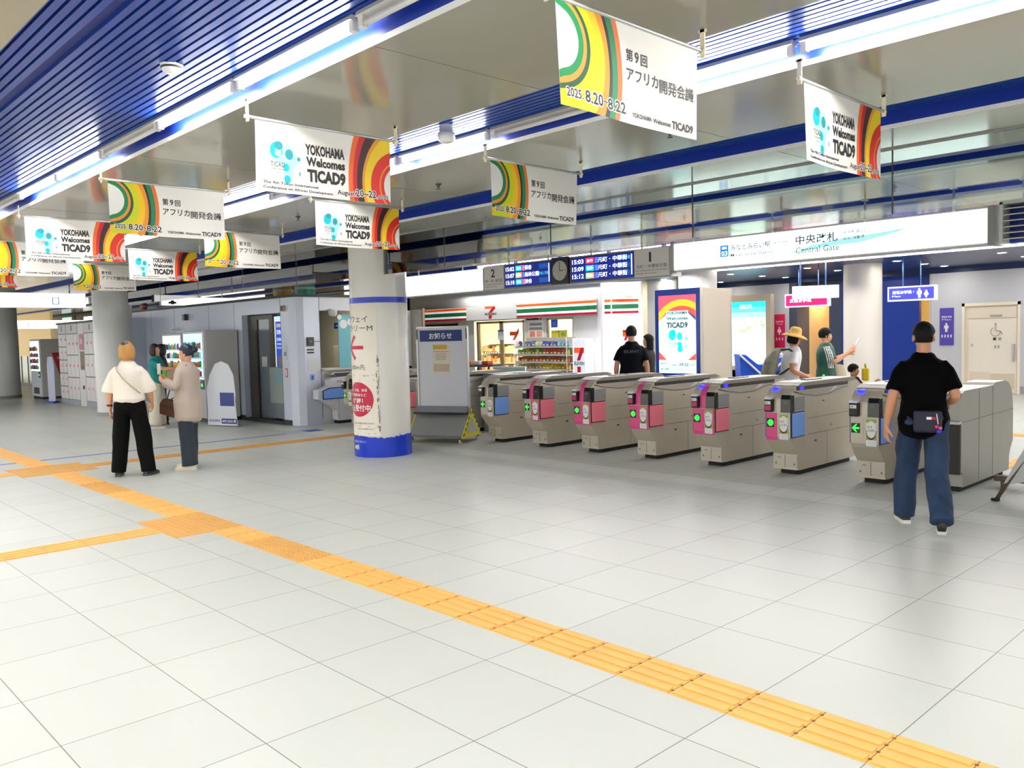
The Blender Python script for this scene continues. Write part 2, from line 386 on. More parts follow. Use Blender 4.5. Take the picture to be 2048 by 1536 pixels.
# notice poster wrapped round the left of the pillar
def wrap_patch(c, a, e, z0, z1, m, r, n=18):
    vs = []
    for i in range(n+1):
        o = a+(e-a)*i/n; vs += [pw(o, z0, r), pw(o, z1, r)]
    c.add(vs, [(2*i, 2*i+2, 2*i+3, 2*i+1) for i in range(n)], m, True)
c = MB(); wrap_patch(c, -.75, -.03, .30, 2.10, POST, PR+.002)
def wt(s, o0, o1, z0, z1, m, bold=.0): c.text(s, (0, 0, 0), (1, 0, 0), (0, 1, 0), m, bold, warp=lambda p: pw(o0+p.x*(o1-o0), z0+p.y*(z1-z0), PR+.004))
wt('サブウェイ', -.72, -.16, 1.86, 1.955, DINK); wt('ギャラリーM', -.80, -.095, 1.735, 1.83, DINK)
wt('100m先', -.52, -.22, 1.21, 1.285, DINK)
# red arrow
def wbar(p0, p1, w, m):
    (a, z), (e, y) = p0, p1; L = math.hypot(e-a, y-z); dx, dz = (e-a)/L, (y-z)/L; vs = []; n = 10
    for i in range(n+1):
        q = i/n; vs += [pw(a+(e-a)*q-dz*w, z+(y-z)*q+dx*w, PR+.005), pw(a+(e-a)*q+dz*w, z+(y-z)*q-dx*w, PR+.005)]
    c.add(vs, [(2*i, 2*i+2, 2*i+3, 2*i+1) for i in range(n)], m, True)
wbar((-.55, 1.515), (-.24, 1.515), .024, RED); wbar((-.56, 1.515), (-.40, 1.675), .024, RED); wbar((-.56, 1.515), (-.40, 1.355), .024, RED)
# torn tape lines and grime
GR = mat('#6b6257', .8)
for i in range(46):
    z = .34+1.72*random.random()*(.6 if i % 3 else .5); o = -.045+.014*random.uniform(-1, 1); wbar((o, z), (o+random.uniform(-.008, .008), z+random.uniform(.02, .07)), random.uniform(.0012, .005), GR)
for i in range(26):
    o = random.uniform(-.5, -.06); z = random.choice([1.13, 1.06, 1.03, .43, .33]); wbar((o, z+random.uniform(-.012, .012)), (o+random.uniform(.01, .05), z+random.uniform(-.012, .012)), .002, GR)
wt('お申し込みはお電話で受付ております', -.50, -.12, .46, .485, DINK); wt('みなとみらい駅ギャラリー', -.40, -.11, .385, .405, DINK, .02)
c.build('notice', pt)
c = MB(); vs = [pw(-.36+.25*math.cos(t), .80+.24*math.sin(t), PR+.005) for t in [2*math.pi*i/48 for i in range(48)]]
mid = [pw(-.36+.25*k*math.cos(t), .80+.24*k*math.sin(t), PR+.005) for k in (.66, .33) for t in [2*math.pi*i/48 for i in range(48)]]
vv = vs+mid+[pw(-.36, .80, PR+.005)]
c.add(vv, [(48*j+i, 48*j+(i+1) % 48, 48*(j+1)+(i+1) % 48, 48*(j+1)+i) for j in range(2) for i in range(48)]+[(96+i, 96+(i+1) % 48, 144) for i in range(48)], RED, True)
PR4 = PR
wr = lambda *a: c.text(a[0], (0, 0, 0), (1, 0, 0), (0, 1, 0), WHITE, a[5], warp=lambda p: pw(a[1]+p.x*(a[2]-a[1]), a[3]+p.y*(a[4]-a[3]), PR+.009)); wr('絵画、写真、書道', -.58, -.20, .91, .95, .01); wr('展示発表会など', -.58, -.21, .84, .885, .01); wr('好評！', -.50, -.27, .745, .82, .02); wr('申込受付中', -.62, -.155, .635, .73, .02)
for i in range(len(c.v)):
    if c.mi: pass
c.build('red_dot', pt)
pb = thing('pillar', 'plain grey round pillar between the lockers and the vending machines', 'pillar', (-16.35, 3.5, 0))
c = MB(); c.lathe([(.42, 0), (.42, HC+.05)], PILB, n=48); c.build('shaft', pb)
c = MB(); c.lathe([(.428, 0), (.428, .09)], MGREY, n=48); c.build('skirting', pb)
pb = thing('pillar', 'grey round pillar at the far left edge beside the row of lockers', 'pillar', (-26.9, 3.45, 0))
c = MB(); c.lathe([(.55, 0), (.55, HC+.05)], PILB, n=48); c.build('shaft', pb)
c = MB(); c.lathe([(.558, 0), (.558, .09)], MGREY, n=48); c.build('skirting', pb)
pb = thing('pillar', 'grey round pillar rising behind the tall digital screen', 'pillar', (-6.42, 12.62, 0))
c = MB(); c.lathe([(.42, 0), (.42, HC+.05)], PILB, n=48); c.build('shaft', pb)
c = MB(); c.lathe([(.428, 0), (.428, .09)], MGREY, n=48); c.build('skirting', pb)
pb = thing('pillar', 'cream round pillar in front of the blue rest room wall', 'pillar', (-3.86, 15.2, 0))
c = MB(); c.lathe([(.40, 0), (.40, HC+.05)], mat('#e6e0d6', .35), n=48); c.build('shaft', pb)
c = MB(); c.lathe([(.408, 0), (.408, .09)], MGREY, n=48); c.build('skirting', pb)
for (x, y, r, col, l) in ((-26.4, 7.9, .11, '#e0271e', 'slim red pillar showing above the grey office roof at left'), (-16.35, 7.9, .25, '#d99a16', 'amber round pillar showing above the office roof beside the green one'), (-15.2, 7.9, .25, '#1aa07e', 'green round pillar showing above the office roof beside the amber one'), (-10.2, 16.6, .25, '#1a7a5c', 'green pillar showing above the corner of the shop')):
    pb = thing('pillar', l, 'pillar', (x, y, 0)); pm = mat(col, .3)
    c = MB(); c.lathe([(r, 0), (r, HC+.05)], pm, n=32); c.build('shaft', pb)
    c = MB(); c.lathe([(r+.02, HC-.06), (r+.02, HC)], LGREY, n=32); c.build('collar', pb)

# ---------------------------------------------------------------- event banners
CL = mat('#eceae6', .55, name='banner cloth'); TEAL = mat('#19b8c4', .5); TEALD = mat('#2a93a0', .5); TEALL = mat('#a9dfe4', .5)
ENC = [(.655, .85, '#ee6a2c'), (.69, .75, '#cc2129'), (.722, .6, '#33181a'), (.765, .42, '#e79a2c'), (.785, .37, '#f0cf1e'), (.835, .225, '#dd2a22'), (.905, .16, '#f08a2a'), (.918, .15, '#d6301f'), (.945, .13, '#e9e7e3')]
JPC = [(.415, .62, '#dd7431', .52), (.383, .60, '#117a4e', .52), (.345, .55, '#161b18', .52), (.325, .48, '#e8922b', .50), (.295, .33, '#efc31b', .47), (.245, .30, '#c9d112', .44), (.20, .185, '#1c4f31', .38), (.178, .168, '#e0913a', .37), (.158, .148, '#128048', .36), (.125, .118, '#ecebe8', .36)]
BW, BH = .93, .40
def banner_art(b, kind, P, scale=1.0):
    """P(u, v, lift) -> point; u left to right, v top to bottom, both 0..1"""
    NV = 40
    cs = ENC if kind == 'EN' else JPC; vc = .72 if kind == 'EN' else .47
    def edge(u0, R, v, vq=None):
        dy = (v-(vq or vc))*BH
        if abs(dy) >= R: return 1.0 if kind == 'EN' else 0.0
        d = (R-math.sqrt(R*R-dy*dy))/BW
        return min(1., u0+d) if kind == 'EN' else max(0., u0-d)
    cs = [c_ if len(c_) == 4 else (*c_, vc) for c_ in cs]
    for i, (u0, R, col, vq) in enumerate(cs):
        m = mat(col, .55); vs = []
        for k in range(NV+1):
            v = k/NV; a = edge(u0, R, v, vq)
            e = (edge(cs[i+1][0], cs[i+1][1], v, cs[i+1][3]) if i+1 < len(cs) else (1.0 if kind == 'EN' else 0.0))
            if kind == 'EN': e = max(a, e)
            else: e = min(a, e)
            for q in range(5): vs.append(P(a+(e-a)*q/4, v, .0008))
        b.add(vs, [(5*k+q, 5*k+q+1, 5*k+q+6, 5*k+q+5) for k in range(NV) for q in range(4)], m)
    if kind == 'JP':   # yellow wedge at the lower left under the swirl
        vs = [P(u, v, .001) for (u, v) in ((0, .86), (.05, .85), (.10, .83), (.15, .79), (.20, .74), (.21, .85), (.17, 1.0), (0, 1.0))]
        b.add(vs, [tuple(range(8))], mat('#efc31b', .55))
    def T(s, u0, u1, v0, v1, m=INK, bold=.0, lift=.0016, res=2):
        b.text(s, (0, 0, 0), (1, 0, 0), (0, 1, 0), m, bold, res=res, warp=lambda p: P(u0+(u1-u0)*p.x, v1+(v0-v1)*p.y, lift))
    def HT(s, u0, u1, v0, v1, k=.10):
        d = k*(v1-v0); e = d*BH/BW; T(s, u0-e, u1+e, v0-d, v1+d, CL, .085, .0013); T(s, u0, u1, v0, v1, INK, .02, .0018)
    if kind == 'EN':
        T('YOKOHAMA', .337, .628, .245, .405, INK, .045); T('Welcomes', .34, .63, .43, .565, INK, .045); T('TICAD9', .345, .632, .605, .80, INK, .055)
        T('The 9th Tokyo International', .045, .42, .845, .895, INK, .02); T('Conference on African Development', .045, .53, .915, .965, INK, .02)
        HT('August', .565, .70, .855, .95); HT('20~22', .71, .875, .82, .93); HT(',2025', .885, .98, .875, .945)
        # continent emblem
        af = [(.105, .33), (.125, .28), (.165, .265), (.185, .30), (.205, .325), (.235, .345), (.255, .44), (.30, .47), (.275, .57), (.255, .63), (.25, .74), (.225, .84), (.19, .86), (.175, .76), (.18, .65), (.165, .58), (.12, .56), (.095, .50), (.09, .42)]
        b.add([P(u, v, .0010) for u, v in af], [tuple(range(len(af)))], TEALL)
        def el(cu, cv, ru, rv, m, lf, n=20): b.add([P(cu+ru*math.cos(2*math.pi*i/n), cv+rv*math.sin(2*math.pi*i/n), lf) for i in range(n)], [tuple(range(n))], m)
        el(.135, .40, .042, .115, TEAL, .0012); el(.15, .33, .03, .06, TEALD, .0013); el(.22, .44, .045, .13, TEALL, .0014); el(.222, .44, .027, .075, TEALD, .0016)
        el(.205, .80, .022, .06, TEAL, .0012); el(.20, .63, .02, .06, TEAL, .0013); el(.288, .49, .012, .03, TEALD, .0013); el(.292, .70, .005, .035, TEALD, .0012)
        T('TICAD', .095, .19, .565, .635, INK, 0, .0018); T('YOKOHAMA', .097, .19, .655, .68, INK, 0, .0018); T('2025', .125, .165, .70, .73, TEAL, 0, .0018)
    else:
        T('第', .445, .495, .245, .375, INK, .018, res=1); T('9', .508, .538, .255, .37, INK, .02); T('回', .552, .60, .26, .38, INK, .018, res=1)
        T('アフリカ', .445, .68, .435, .565, INK, .018); T('開発会議', .69, .97, .45, .60, INK, .014, res=1)
        HT('2025.', .035, .135, .815, .905); HT('8.20', .148, .268, .795, .915); HT('~', .272, .298, .845, .87, .3); HT('8.22', .30, .43, .805, .92)
        T('YOKOHAMA', .478, .625, .875, .925, INK, .025); T('Welcomes', .635, .775, .88, .93, INK, .025); T('TICAD9', .785, .965, .855, .945, INK, .03)
def banner(x, y0, kind, label, seed):
    t = thing('hanging_banner', label, 'banner', (x, y0, HC), 0, 'event banners hung across the ceiling panels')
    rnd = random.Random(seed); ph = rnd.uniform(0, 6); am = rnd.uniform(.006, .014); sw = rnd.uniform(-.012, .012)
    def P(u, v, lift):
        bow = am*math.sin(u*4.2+ph)*v+sw*v+.004*math.sin(u*9+ph)*v; sag = .012*v*math.sin(math.pi*u)
        return V((lift+bow, u*BW, -.10-v*BH+ (-.006*math.sin(math.pi*u)*v)))
    b = MB(); n, k = 24, 10
    for s in (1, -1):
        vs = [P(i/n, j/k, 0 if s > 0 else -.0012) for j in range(k+1) for i in range(n+1)]
        b.add(vs, [(j*(n+1)+i, j*(n+1)+i+1, (j+1)*(n+1)+i+1, (j+1)*(n+1)+i) for j in range(k) for i in range(n)], CL, True)
    banner_art(b, kind, P)
    b.build('cloth', t)
    b = MB(); b.tube([(0, -.045, -.097), (0, BW+.045, -.097)], .009, ALU, 10); b.build('rod', t)
    IV = mat('#e6dcc0', .45)
    for yy in (-.05, BW+.042):
        b = MB(); b.box(-.012, .012, yy, yy+.008, -.125, .0, IV); b.box(-.02, .02, yy, yy+.008, -.012, 0, IV); b.tube([(0, yy-.012, -.097), (0, yy+.018, -.097)], .012, IV, 8); b.build('bracket', t)
banner(2.12, -.97, 'JP', 'largest green and yellow banner cut by the top edge of the picture', 1)
banner(-.17, -1.03, 'EN', 'red swirl English banner hanging left of centre, nearest of its kind', 2)
banner(-2.53, -1.06, 'JP', 'green swirl banner in the front row overlapping the far left red one', 3)
banner(-4.86, -1.07, 'EN', 'red swirl banner in the front row at far left, half behind a green one', 4)
banner(-7.12, -.98, 'JP', 'green swirl banner in the front row cut by the left edge of the picture', 5)
banner(-9.45, -1.0, 'EN', 'red swirl banner showing only a red corner at the left picture edge', 6)
banner(2.2, .80, 'EN', 'red swirl English banner at the right, turned away above the gates', 7)
banner(-.19, .79, 'JP', 'green swirl banner right of the round pillar, above the departure boards', 8)
banner(-2.46, .70, 'EN', 'red swirl banner hanging just in front of the round pillar top', 9)
banner(-4.97, .76, 'JP', 'green swirl banner in the second row, left of the round pillar', 10)
banner(-7.32, .75, 'EN', 'small dim red swirl banner in the second row above the vending machines', 11)
banner(-9.75, .77, 'JP', 'small green swirl banner in the second row above the lockers pillar', 12)
# ---------------------------------------------------------------- ticket gates
PINK = mat('#e04c8a', .35); PINKD = mat('#c2286a', .35); SALM = mat('#ff8496', .5); FBLU = mat('#7fb0ff', .5); GRN = mat('#2be339', .4, emit=1.6); BLED = mat('#1414ff', .4, emit=6.)
SMOK = mat('#171a1d', .12); STKW = mat('#eeeee8', .5); LIME = mat('#a4b24b', .5); YEL = mat('#e3c63e', .5); GOLD = mat('#b7a13c', .4); SEAMM = mat('#4e4840', .6)
GW = .145
PROF = [(-.66, .055), (-.73, .06), (-.73, .235), (-.80, .31), (-.87, .395), (-.885, .44), (-.885, .72), (-.875, .86), (-.85, .92), (-.79, .975), (-.70, 1.012), (-.60, 1.03)]
PROF = PROF+[(-a, z) for a, z in reversed(PROF)]
def front_y(z):
    pts = PROF[:12]
    for (a, z0), (e, z1) in zip(pts, pts[1:]):
        if z0 <= z <= z1 and z1 > z0: return a+(e-a)*(z-z0)/(z1-z0)
    return -.6
def front_patch(b, x0, x1, z0, z1, m, lift=.003, n=8):
    vs = []
    for i in range(n+1):
        z = z0+(z1-z0)*i/n; y = front_y(z)-lift; vs += [(x0, y, z), (x1, y, z)]
    b.add(vs, [(2*i, 2*i+1, 2*i+3, 2*i+2) for i in range(n)], m, False)
    b.add([(x0, front_y(z0), z0), (x1, front_y(z0), z0), vs[1], vs[0]], [(0, 1, 2, 3)], m)
def arrow_panel(b, ic):
    y = front_y(.6)-.0075; b.box(-.135, -.045, y, y+.004, .545, .645, BLACK); y -= .001
    if ic:
        pts = [(-.128, .595)]+[(-.088+.036*math.cos(a), .595+.036*math.sin(a)) for a in [math.pi*.62-math.pi*1.24*i/14 for i in range(15)]]
        b.add([(x, y, z) for x, z in pts], [tuple(range(len(pts)))], GRN)
        b.text('IC', (-.104, y-.001, .578), (.036, 0, 0), (0, 0, .034), BLACK, .02)
    else:
        b.add([(x, y, z) for x, z in ((-.129, .595), (-.085, .637), (-.072, .637), (-.095, .605), (-.052, .605), (-.052, .585), (-.095, .585), (-.072, .553), (-.085, .553))], [tuple(range(9))], GRN)
def gate(x, yc, label, left, right, flap, arrow, led=False, rearflap=None, green=False):
    t = thing('ticket_gate', label, 'ticket gate', (x, yc, 0), 0, 'row of automatic ticket gates')
    b = MB(); b.prism(PROF, 0, -GW, GW, STEEL)
    for z in (.44, .62):
        for s in (1, -1): b.box(s*GW-(.0012 if s > 0 else 0), s*GW+(0 if s > 0 else .0012), -.50, .52, z-.0015, z+.0015, SEAMM); b.box(s*(GW+.0006)-.0006, s*(GW+.0006)+.0006, -.50, .52, z-.002, z+.002, SEAMM)
    for s in (1, -1):
        b.box(s*(GW+.0006)-.0006, s*(GW+.0006)+.0006, -.03, -.027, .06, .44, SEAMM)
        b.box(s*(GW+.0008)-.0008, s*(GW+.0008)+.0008, -.33, -.28, .345, .362, BLACK); b.box(s*(GW+.0008)-.0008, s*(GW+.0008)+.0008, .05, .10, .49, .51, MGREY); b.box(s*(GW+.0008)-.0008, s*(GW+.0008)+.0008, -.14, -.09, .79, .802, BLACK)
        b.box(s*(GW+.001)-.001, s*(GW+.001)+.001, -.85, -.56, .725, .875, MGREY)
    b.build('cabinet', t)
    b = MB(); pl = [(-.115, -.62), (-.09, -.655), (.09, -.655), (.115, -.62), (.115, .62), (.09, .655), (-.09, .655), (-.115, .62)]
    b.prism(pl, 2, 0, .058, RUBBER); b.build('plinth', t)
    b = MB(); b.box(-GW+.002, GW-.002, -.736, -.729, .085, .225, mat('#b9b2a4', .4, .4)); b.box(-.002, .002, -.738, -.735, .085, .225, SEAMM)
    for xx in (-.115, .105): b.box(xx, xx+.012, -.738, -.735, .115, .135, DGREY)
    b.box(-.09, -.05, -.7375, -.735, .19, .196, DGREY); b.build('service_cover', t)
    b = MB(); front_patch(b, -GW+.001, -.012, .40, .705, left); b.build('front_panel', t)
    b = MB(); arrow_panel(b, arrow == 'IC'); b.build('arrow_display', t)
    b = MB(); front_patch(b, -.008, GW-.001, .40, .705, right); b.build('front_panel', t)
    b = MB(); y0 = front_y(.6)-.006; b.box(.018, .122, y0, y0+.003, .415, .69, STKW); y0 -= .001
    b.box(.018, .122, y0, y0+.001, .655, .69, LIME); n = 24
    b.add([(.07+.05*math.cos(2*math.pi*i/n), y0-.001, .59+.085*math.sin(2*math.pi*i/n)) for i in range(n)], [tuple(range(n))], STKW)
    b.box(.018, .122, y0, y0+.001, .478, .525, GOLD)
    b.add([(.07+.054*math.cos(a), y0-.0015, .575+.093*math.sin(a)) for a in [math.pi+math.pi*i/12 for i in range(13)]], [tuple(range(13))], INK)
    b.add([(.07+.050*math.cos(a), y0-.002, .582+.083*math.sin(a)) for a in [math.pi+math.pi*i/12 for i in range(13)]], [tuple(range(13))], STKW)
    b.text('タッチ', (.03, y0-.003, .60), (.05, 0, 0), (0, 0, .026), INK, .02); b.text('してください', (.03, y0-.003, .563), (.08, 0, 0), (0, 0, .026), INK, .02)
    b.box(.026, .114, y0, y0+.001, .42, .472, mat('#d8dee2', .5)); b.build('sticker', t)
    # card reader on the upper left, curved band, smoked panel on the upper right
    b = MB(); b.box(-GW+.001, -.05, -.935, -.85, .715, .86, BLACK, bev=.012)
    b.box(-GW+.014, -.063, -.9375, -.935, .735, .79, PINKD if left is PINK else BLACK); b.box(-GW+.014, -.063, -.9375, -.935, .80, .835, STKW)
    b.text('IC', (-.122, -.9385, .807), (.03, 0, 0), (0, 0, .02), INK, .02)
    b.prism([(-.935, .855), (-.86, .855), (-.85, .89), (-.925, .872)], 0, -GW+.004, -.055, STKW)
    b.build('card_reader', t)
    b = MB(); front_patch(b, -.046, .03, .712, 1.022, right if right is PINK else STEEL2, .004, 16); b.build('curved_band', t)
    b = MB(); front_patch(b, .034, GW, .712, .905, SMOK, .004, 8)
    yy = front_y(.82)-.006; b.text('出口', (.065, yy, .815), (.04, 0, 0), (0, 0, .018), GOLD, .01)
    b.box(GW, GW+.003, front_y(.8)-.002, -.80, .714, .90, SMOK); b.build('smoked_panel', t)
    # top rail with dark slot and wavy skirt
    b = MB(); b.prism([(-.74, 1.0), (-.62, 1.034), (.62, 1.034), (.74, 1.0), (.66, .99), (-.66, .99)], 0, -GW-.012, GW+.012, mat('#8d877c', .4, .25)); b.box(-.05, .05, -.28, .05, 1.034, 1.046, MGREY, bev=.004)
    b.build('top_rail', t)
    b = MB()
    for s in (1, -1):
        x0, x1 = (GW, GW+.006) if s > 0 else (-GW-.006, -GW)
        b.box(x0, x1, -.74, .50, .948, .988, BLACK)
        wv = [(-.80, .94), (-.6, .905), (-.3, .872), (0, .872), (.2, .905), (.35, .925), (.5, .93), (.5, .948), (-.74, .948)]
        b.prism(wv, 0, x0, x1-.002*s if s > 0 else x1, STEEL2); wl = [(-.80, .938), (-.6, .90), (-.3, .866), (0, .866), (.2, .90), (.35, .92), (.5, .925)]
        b.tube([(s*(GW+.004), a, z) for a, z in wl], .004, BLACK, 6)
        b.prism([(.02, .885), (.16, .92), (.24, .948), (.12, .948)], 0, x0+(.004 if s > 0 else -.004), x1+(.003 if s > 0 else -.001), mat('#e6e6e4', .25))
    b.build('passage_sensor_strip', t)
    if led:
        b = MB(); b.box(-.10, -.04, -.83, -.73, .955, .985, BLED, bev=.01); b.build('blue_lamp', t); b = MB(); b.box(GW+.006, GW+.010, -.68, -.60, .955, .985, BLED); b.build('blue_lamp', t)
    if green:
        b = MB(); b.box(-.01, .01, .18, .2, 1.046, 1.075, GRN, bev=.004); b.build('green_lamp', t)
    fr = mat('#101a44', .5) if flap is FBLU else mat('#5a0f22', .5)
    for (y0, y1, side, fm) in ((-.875, -.585, 1, flap), (-.875, -.585, -1, flap))+(((.585, .875, 1, rearflap), (.585, .875, -1, rearflap)) if rearflap else ()):
        b = MB(); xa = side*GW; xb = side*(GW+.012)
        b.box(min(xa, xb), max(xa, xb), y0, y1, .432, .715, fr); xc = side*(GW+.02)
        b.box(min(xb, xc), max(xb, xc), y0+.006, y1-.006, .442, .703, fm, bev=.006); b.build('flap_pad', t)
    return t
YC = 6.035
gx = [.60-.9625*k for k in range(7)]
gate(gx[6], YC, 'steel ticket gate with a blue flap right behind the wheeled notice board', STEEL2, STEEL2, FBLU, 'A', rearflap=SALM)
gate(gx[5], YC, 'second ticket gate right of the notice board, plain green arrow and pink flap', STEEL2, PINK, SALM, 'A')
gate(gx[4], YC, 'third ticket gate right of the notice board, all-pink front with pink flap', PINK, PINK, SALM, 'IC')
gate(gx[3], YC, 'pink-fronted ticket gate below the tall digital screen, fourth from the notice board', PINK, PINK, SALM, 'IC')
gate(gx[2], YC, 'pink-fronted ticket gate with a blue glowing lamp on its side', PINK, PINK, SALM, 'IC', led=True)
gate(gx[1], YC, 'ticket gate with pink left front, steel right front and blue flap, below the straw hat', PINK, STEEL2, FBLU, 'IC', led=True, rearflap=FBLU, green=True)
gate(gx[0], YC, 'steel-fronted ticket gate with plain green arrow left of the man in black', STEEL2, STEEL2, FBLU, 'A', led=True)
gate(-6.635, YC, 'ticket gate mostly hidden behind the wheeled notice board, pink front', PINK, PINK, SALM, 'IC')
gate(-7.525, YC, 'ticket gate half hidden behind the round pillar, pink flap on its side', PINK, PINK, SALM, 'IC')
# end cabinet on the right (closed side panel)
t = thing('gate_end_cabinet', 'grey closed end cabinet of the gate row right of the man in black', 'ticket gate', (1.30, YC, 0))
GE = mat('#9c9b90', .42, .45, var=.05, vscale=2)
b = MB(); P2 = [(-.64, .05), (-.66, .055), (-.66, .19), (-.70, .20), (-.70, .68), (-.72, .70), (-.72, .92), (-.69, .965), (-.60, .99), (.22, .995), (.28, 1.02), (.60, 1.025), (.72, 1.0), (.82, .93), (.87, .80), (.885, .68), (.885, .36), (.80, .27), (.76, .20), (.75, .05)]
b.prism(P2, 0, -.14, .157, GE)
for y in (-.20, .215): b.box(.157, .1585, y-.0015, y+.0015, .06, .99, SEAMM)
b.prism([(-.70, .684), (-.7, .688), (.88, .704), (.88, .700)], 0, .157, .1588, SEAMM); b.build('cabinet', t)
b = MB(); b.box(-.13, .15, -.73, -.695, .18, .675, mat('#1c1917', .5), bev=.006); b.build('front_grille', t)
b = MB(); b.box(-.14, .16, -.78, -.69, .672, .70, LGREY, bev=.006); b.build('front_shelf', t)
b = MB(); b.box(-.11, .12, -.62, .68, 0, .055, RUBBER); b.build('plinth', t)
# white wide gate by the office
gate(gx[6]-.9625*4, YC, 'grey ticket gate of which only a green arrow shows left of the round pillar', STEEL2, STEEL2, FBLU, 'A')
t = thing('ticket_gate', 'white wide accessible ticket gate with blue flap beside the grey office corner', 'ticket gate', (-9.93, 5.62, 0), 0, 'row of automatic ticket gates')
WG = mat('#dcdde2', .35); b = MB()
pw_ = [(-.18, .06), (-.20, .08), (-.21, .26), (-.30, .34), (-.52, .47), (-.62, .50), (-.62, .68), (-.50, .71), (-.36, .75), (-.36, .86), (-.30, .90), (.7, .94), (.8, .90), (.8, .06)]
b.prism(pw_, 0, -.09, .10, WG)
for z in (.80, .83): b.box(.10, .102, -.20, .02, z, z+.012, MGREY)
b.box(.10, .102, -.17, -.168, .06, .47, SEAMM); b.build('cabinet', t)
b = MB(); b.box(-.07, .08, -.18, .78, 0, .06, RUBBER); b.build('plinth', t)
b = MB(); b.prism([(-.52, .49), (-.03, .49), (-.03, .71), (-.36, .71), (-.52, .66)], 0, .10, .112, mat('#101a44', .5)); b.prism([(-.505, .505), (-.04, .505), (-.04, .695), (-.355, .695), (-.505, .65)], 0, .112, .125, FBLU); b.build('flap_pad', t)
b = MB(); b.box(-.095, .105, -.30, .78, .95, 1.0, STEEL2, bev=.01); b.box(.105, .108, -.25, .7, .955, .985, BLACK); b.build('top_rail', t)
# low curb and A-frame leg at right edge
t = thing('floor_rail', 'low dark metal floor rail right of the end cabinet', 'rail', (1.58, 5.92, 0)); DM = mat('#6e6152', .45, .5)
b = MB(); b.box(0, 1.6, -.04, .04, .06, .115, DM, bev=.01); b.build('bar', t)
for x in (.08, .8, 1.5):
    b = MB(); b.box(x-.02, x+.02, -.03, .03, 0, .06, DM); b.build('foot', t)
t = thing('folding_sign_stand', 'dark metal leg of a folding stand cut by the right picture edge', 'sign stand', (2.08, 5.30, 0), -.35)
for y, s in ((-.12, 1), (.12, -1)):
    b = MB(); b.tube([(-.2, y*1.9, 0), (.16, y*.3, .75)], .018, DM, 8); b.build('leg', t); b = MB(); b.box(-.23, -.17, y*1.9-.02, y*1.9+.02, 0, .025, RUBBER); b.build('foot', t)
b = MB(); b.prism([(-.02, .12), (.33, .75), (.345, .74), (0, .11)], 1, -.2, .2, LGREY, X=Matrix.Translation((-.12, 0, .05))); b.build('sign_face', t)
# ---------------------------------------------------------------- hanging sign band above the gates (Y = 5.8)
SY = 5.80
LITW = mat('#f2fdff', .4, emit=1.9, name='lit sign white'); LITW2 = mat('#ffffff', .4, emit=3.4, name='lit sign white bright')
FRM = mat('#a9a6a2', .4, .3); SGR = mat('#b9b4ae', .5, emit=.12)
def em(col, e=1.2): return mat(col, .5, emit=e)
def hangers(t, xs, ztop, zs, r=.012):
    for x in xs:
        b = MB(); b.tube([(x, 0, zs), (x, 0, ztop)], r, ALU, 8); b.box(x-.03, x+.03, -.03, .03, ztop-.01, ztop, ALU); b.build('hanger', t)
t = thing('lit_direction_sign', 'long white lit sign reading Central Gate above the gates at right', 'sign', (-2.18, SY, 2.42))
L = 3.72; H = .345
b = MB(); b.box(0, L, 0, .22, -.012, H+.012, FRM); b.box(L, L+.06, -.02, .24, -.02, H+.02, MGREY); b.build('case', t)
b = MB(); b.box(.012, L-.012, -.012, 0, .006, H-.006, LITW)
def st(s, x0, x1, z0, z1, m, bold=.018, y=-.0135): b.text(s, (x0, y, z0), (x1-x0, 0, 0), (0, 0, z1-z0), m, bold)
GRT = em('#567080', .1); TEA = em('#2a8f8e', .2)
b.prism([(1.50, .05), (1.75, .095), (2.05, .12), (2.45, .13), (2.85, .20), (2.95, .235), (2.6, .21), (2.2, .19), (1.9, .15), (1.7, .10)], 1, -.0132, -.0125, em('#a9e6ea', .55))
b.box(.70, .815, -.0135, -.012, .115, .255, em('#1f7fd6', .6)); st('03', .715, .80, .125, .185, em('#ffffff', 1.6), .02); st('MM', .725, .79, .205, .24, em('#ffffff', 1.6))
st('みなとみらい駅', .845, 1.38, .175, .25, GRT); st('Minatomirai Station', .845, 1.42, .105, .145, GRT); st('未来港站', 1.42, 1.62, .205, .235, GRT); st('미나토미라이역', 1.42, 1.66, .165, .195, GRT)
st('中央改札', 1.70, 2.20, .17, .275, em('#3f5a66', .1)); st('Central Gate', 1.70, 2.22, .07, .14, TEA, .01); st('中央检票口', 2.26, 2.5, .235, .275, GRT); st('중앙 개찰구', 2.26, 2.5, .175, .21, GRT)
b.build('lit_face', t)
hangers(t, (.3, 1.4, 2.5, 3.4), .58, .345)
t = thing('lit_direction_sign', 'overexposed white lit sign right of the round pillar above the shop', 'sign', (-8.02, SY, 2.375)); L = 2.10
b = MB(); b.box(0, L, 0, .22, -.012, .357, FRM); b.build('case', t)
b = MB(); b.box(.008, L-.008, -.012, 0, .004, .34, LITW2); b.text('のりば', (.95, -.0135, .20), (.35, 0, 0), (0, 0, .07), em('#e8f6f6', 2.), 0); b.text('Platforms for trains', (.95, -.0135, .11), (.8, 0, 0), (0, 0, .05), em('#d2f0f0', 1.9), 0); b.build('lit_face', t)
hangers(t, (.4, 1.6), .625, .34)
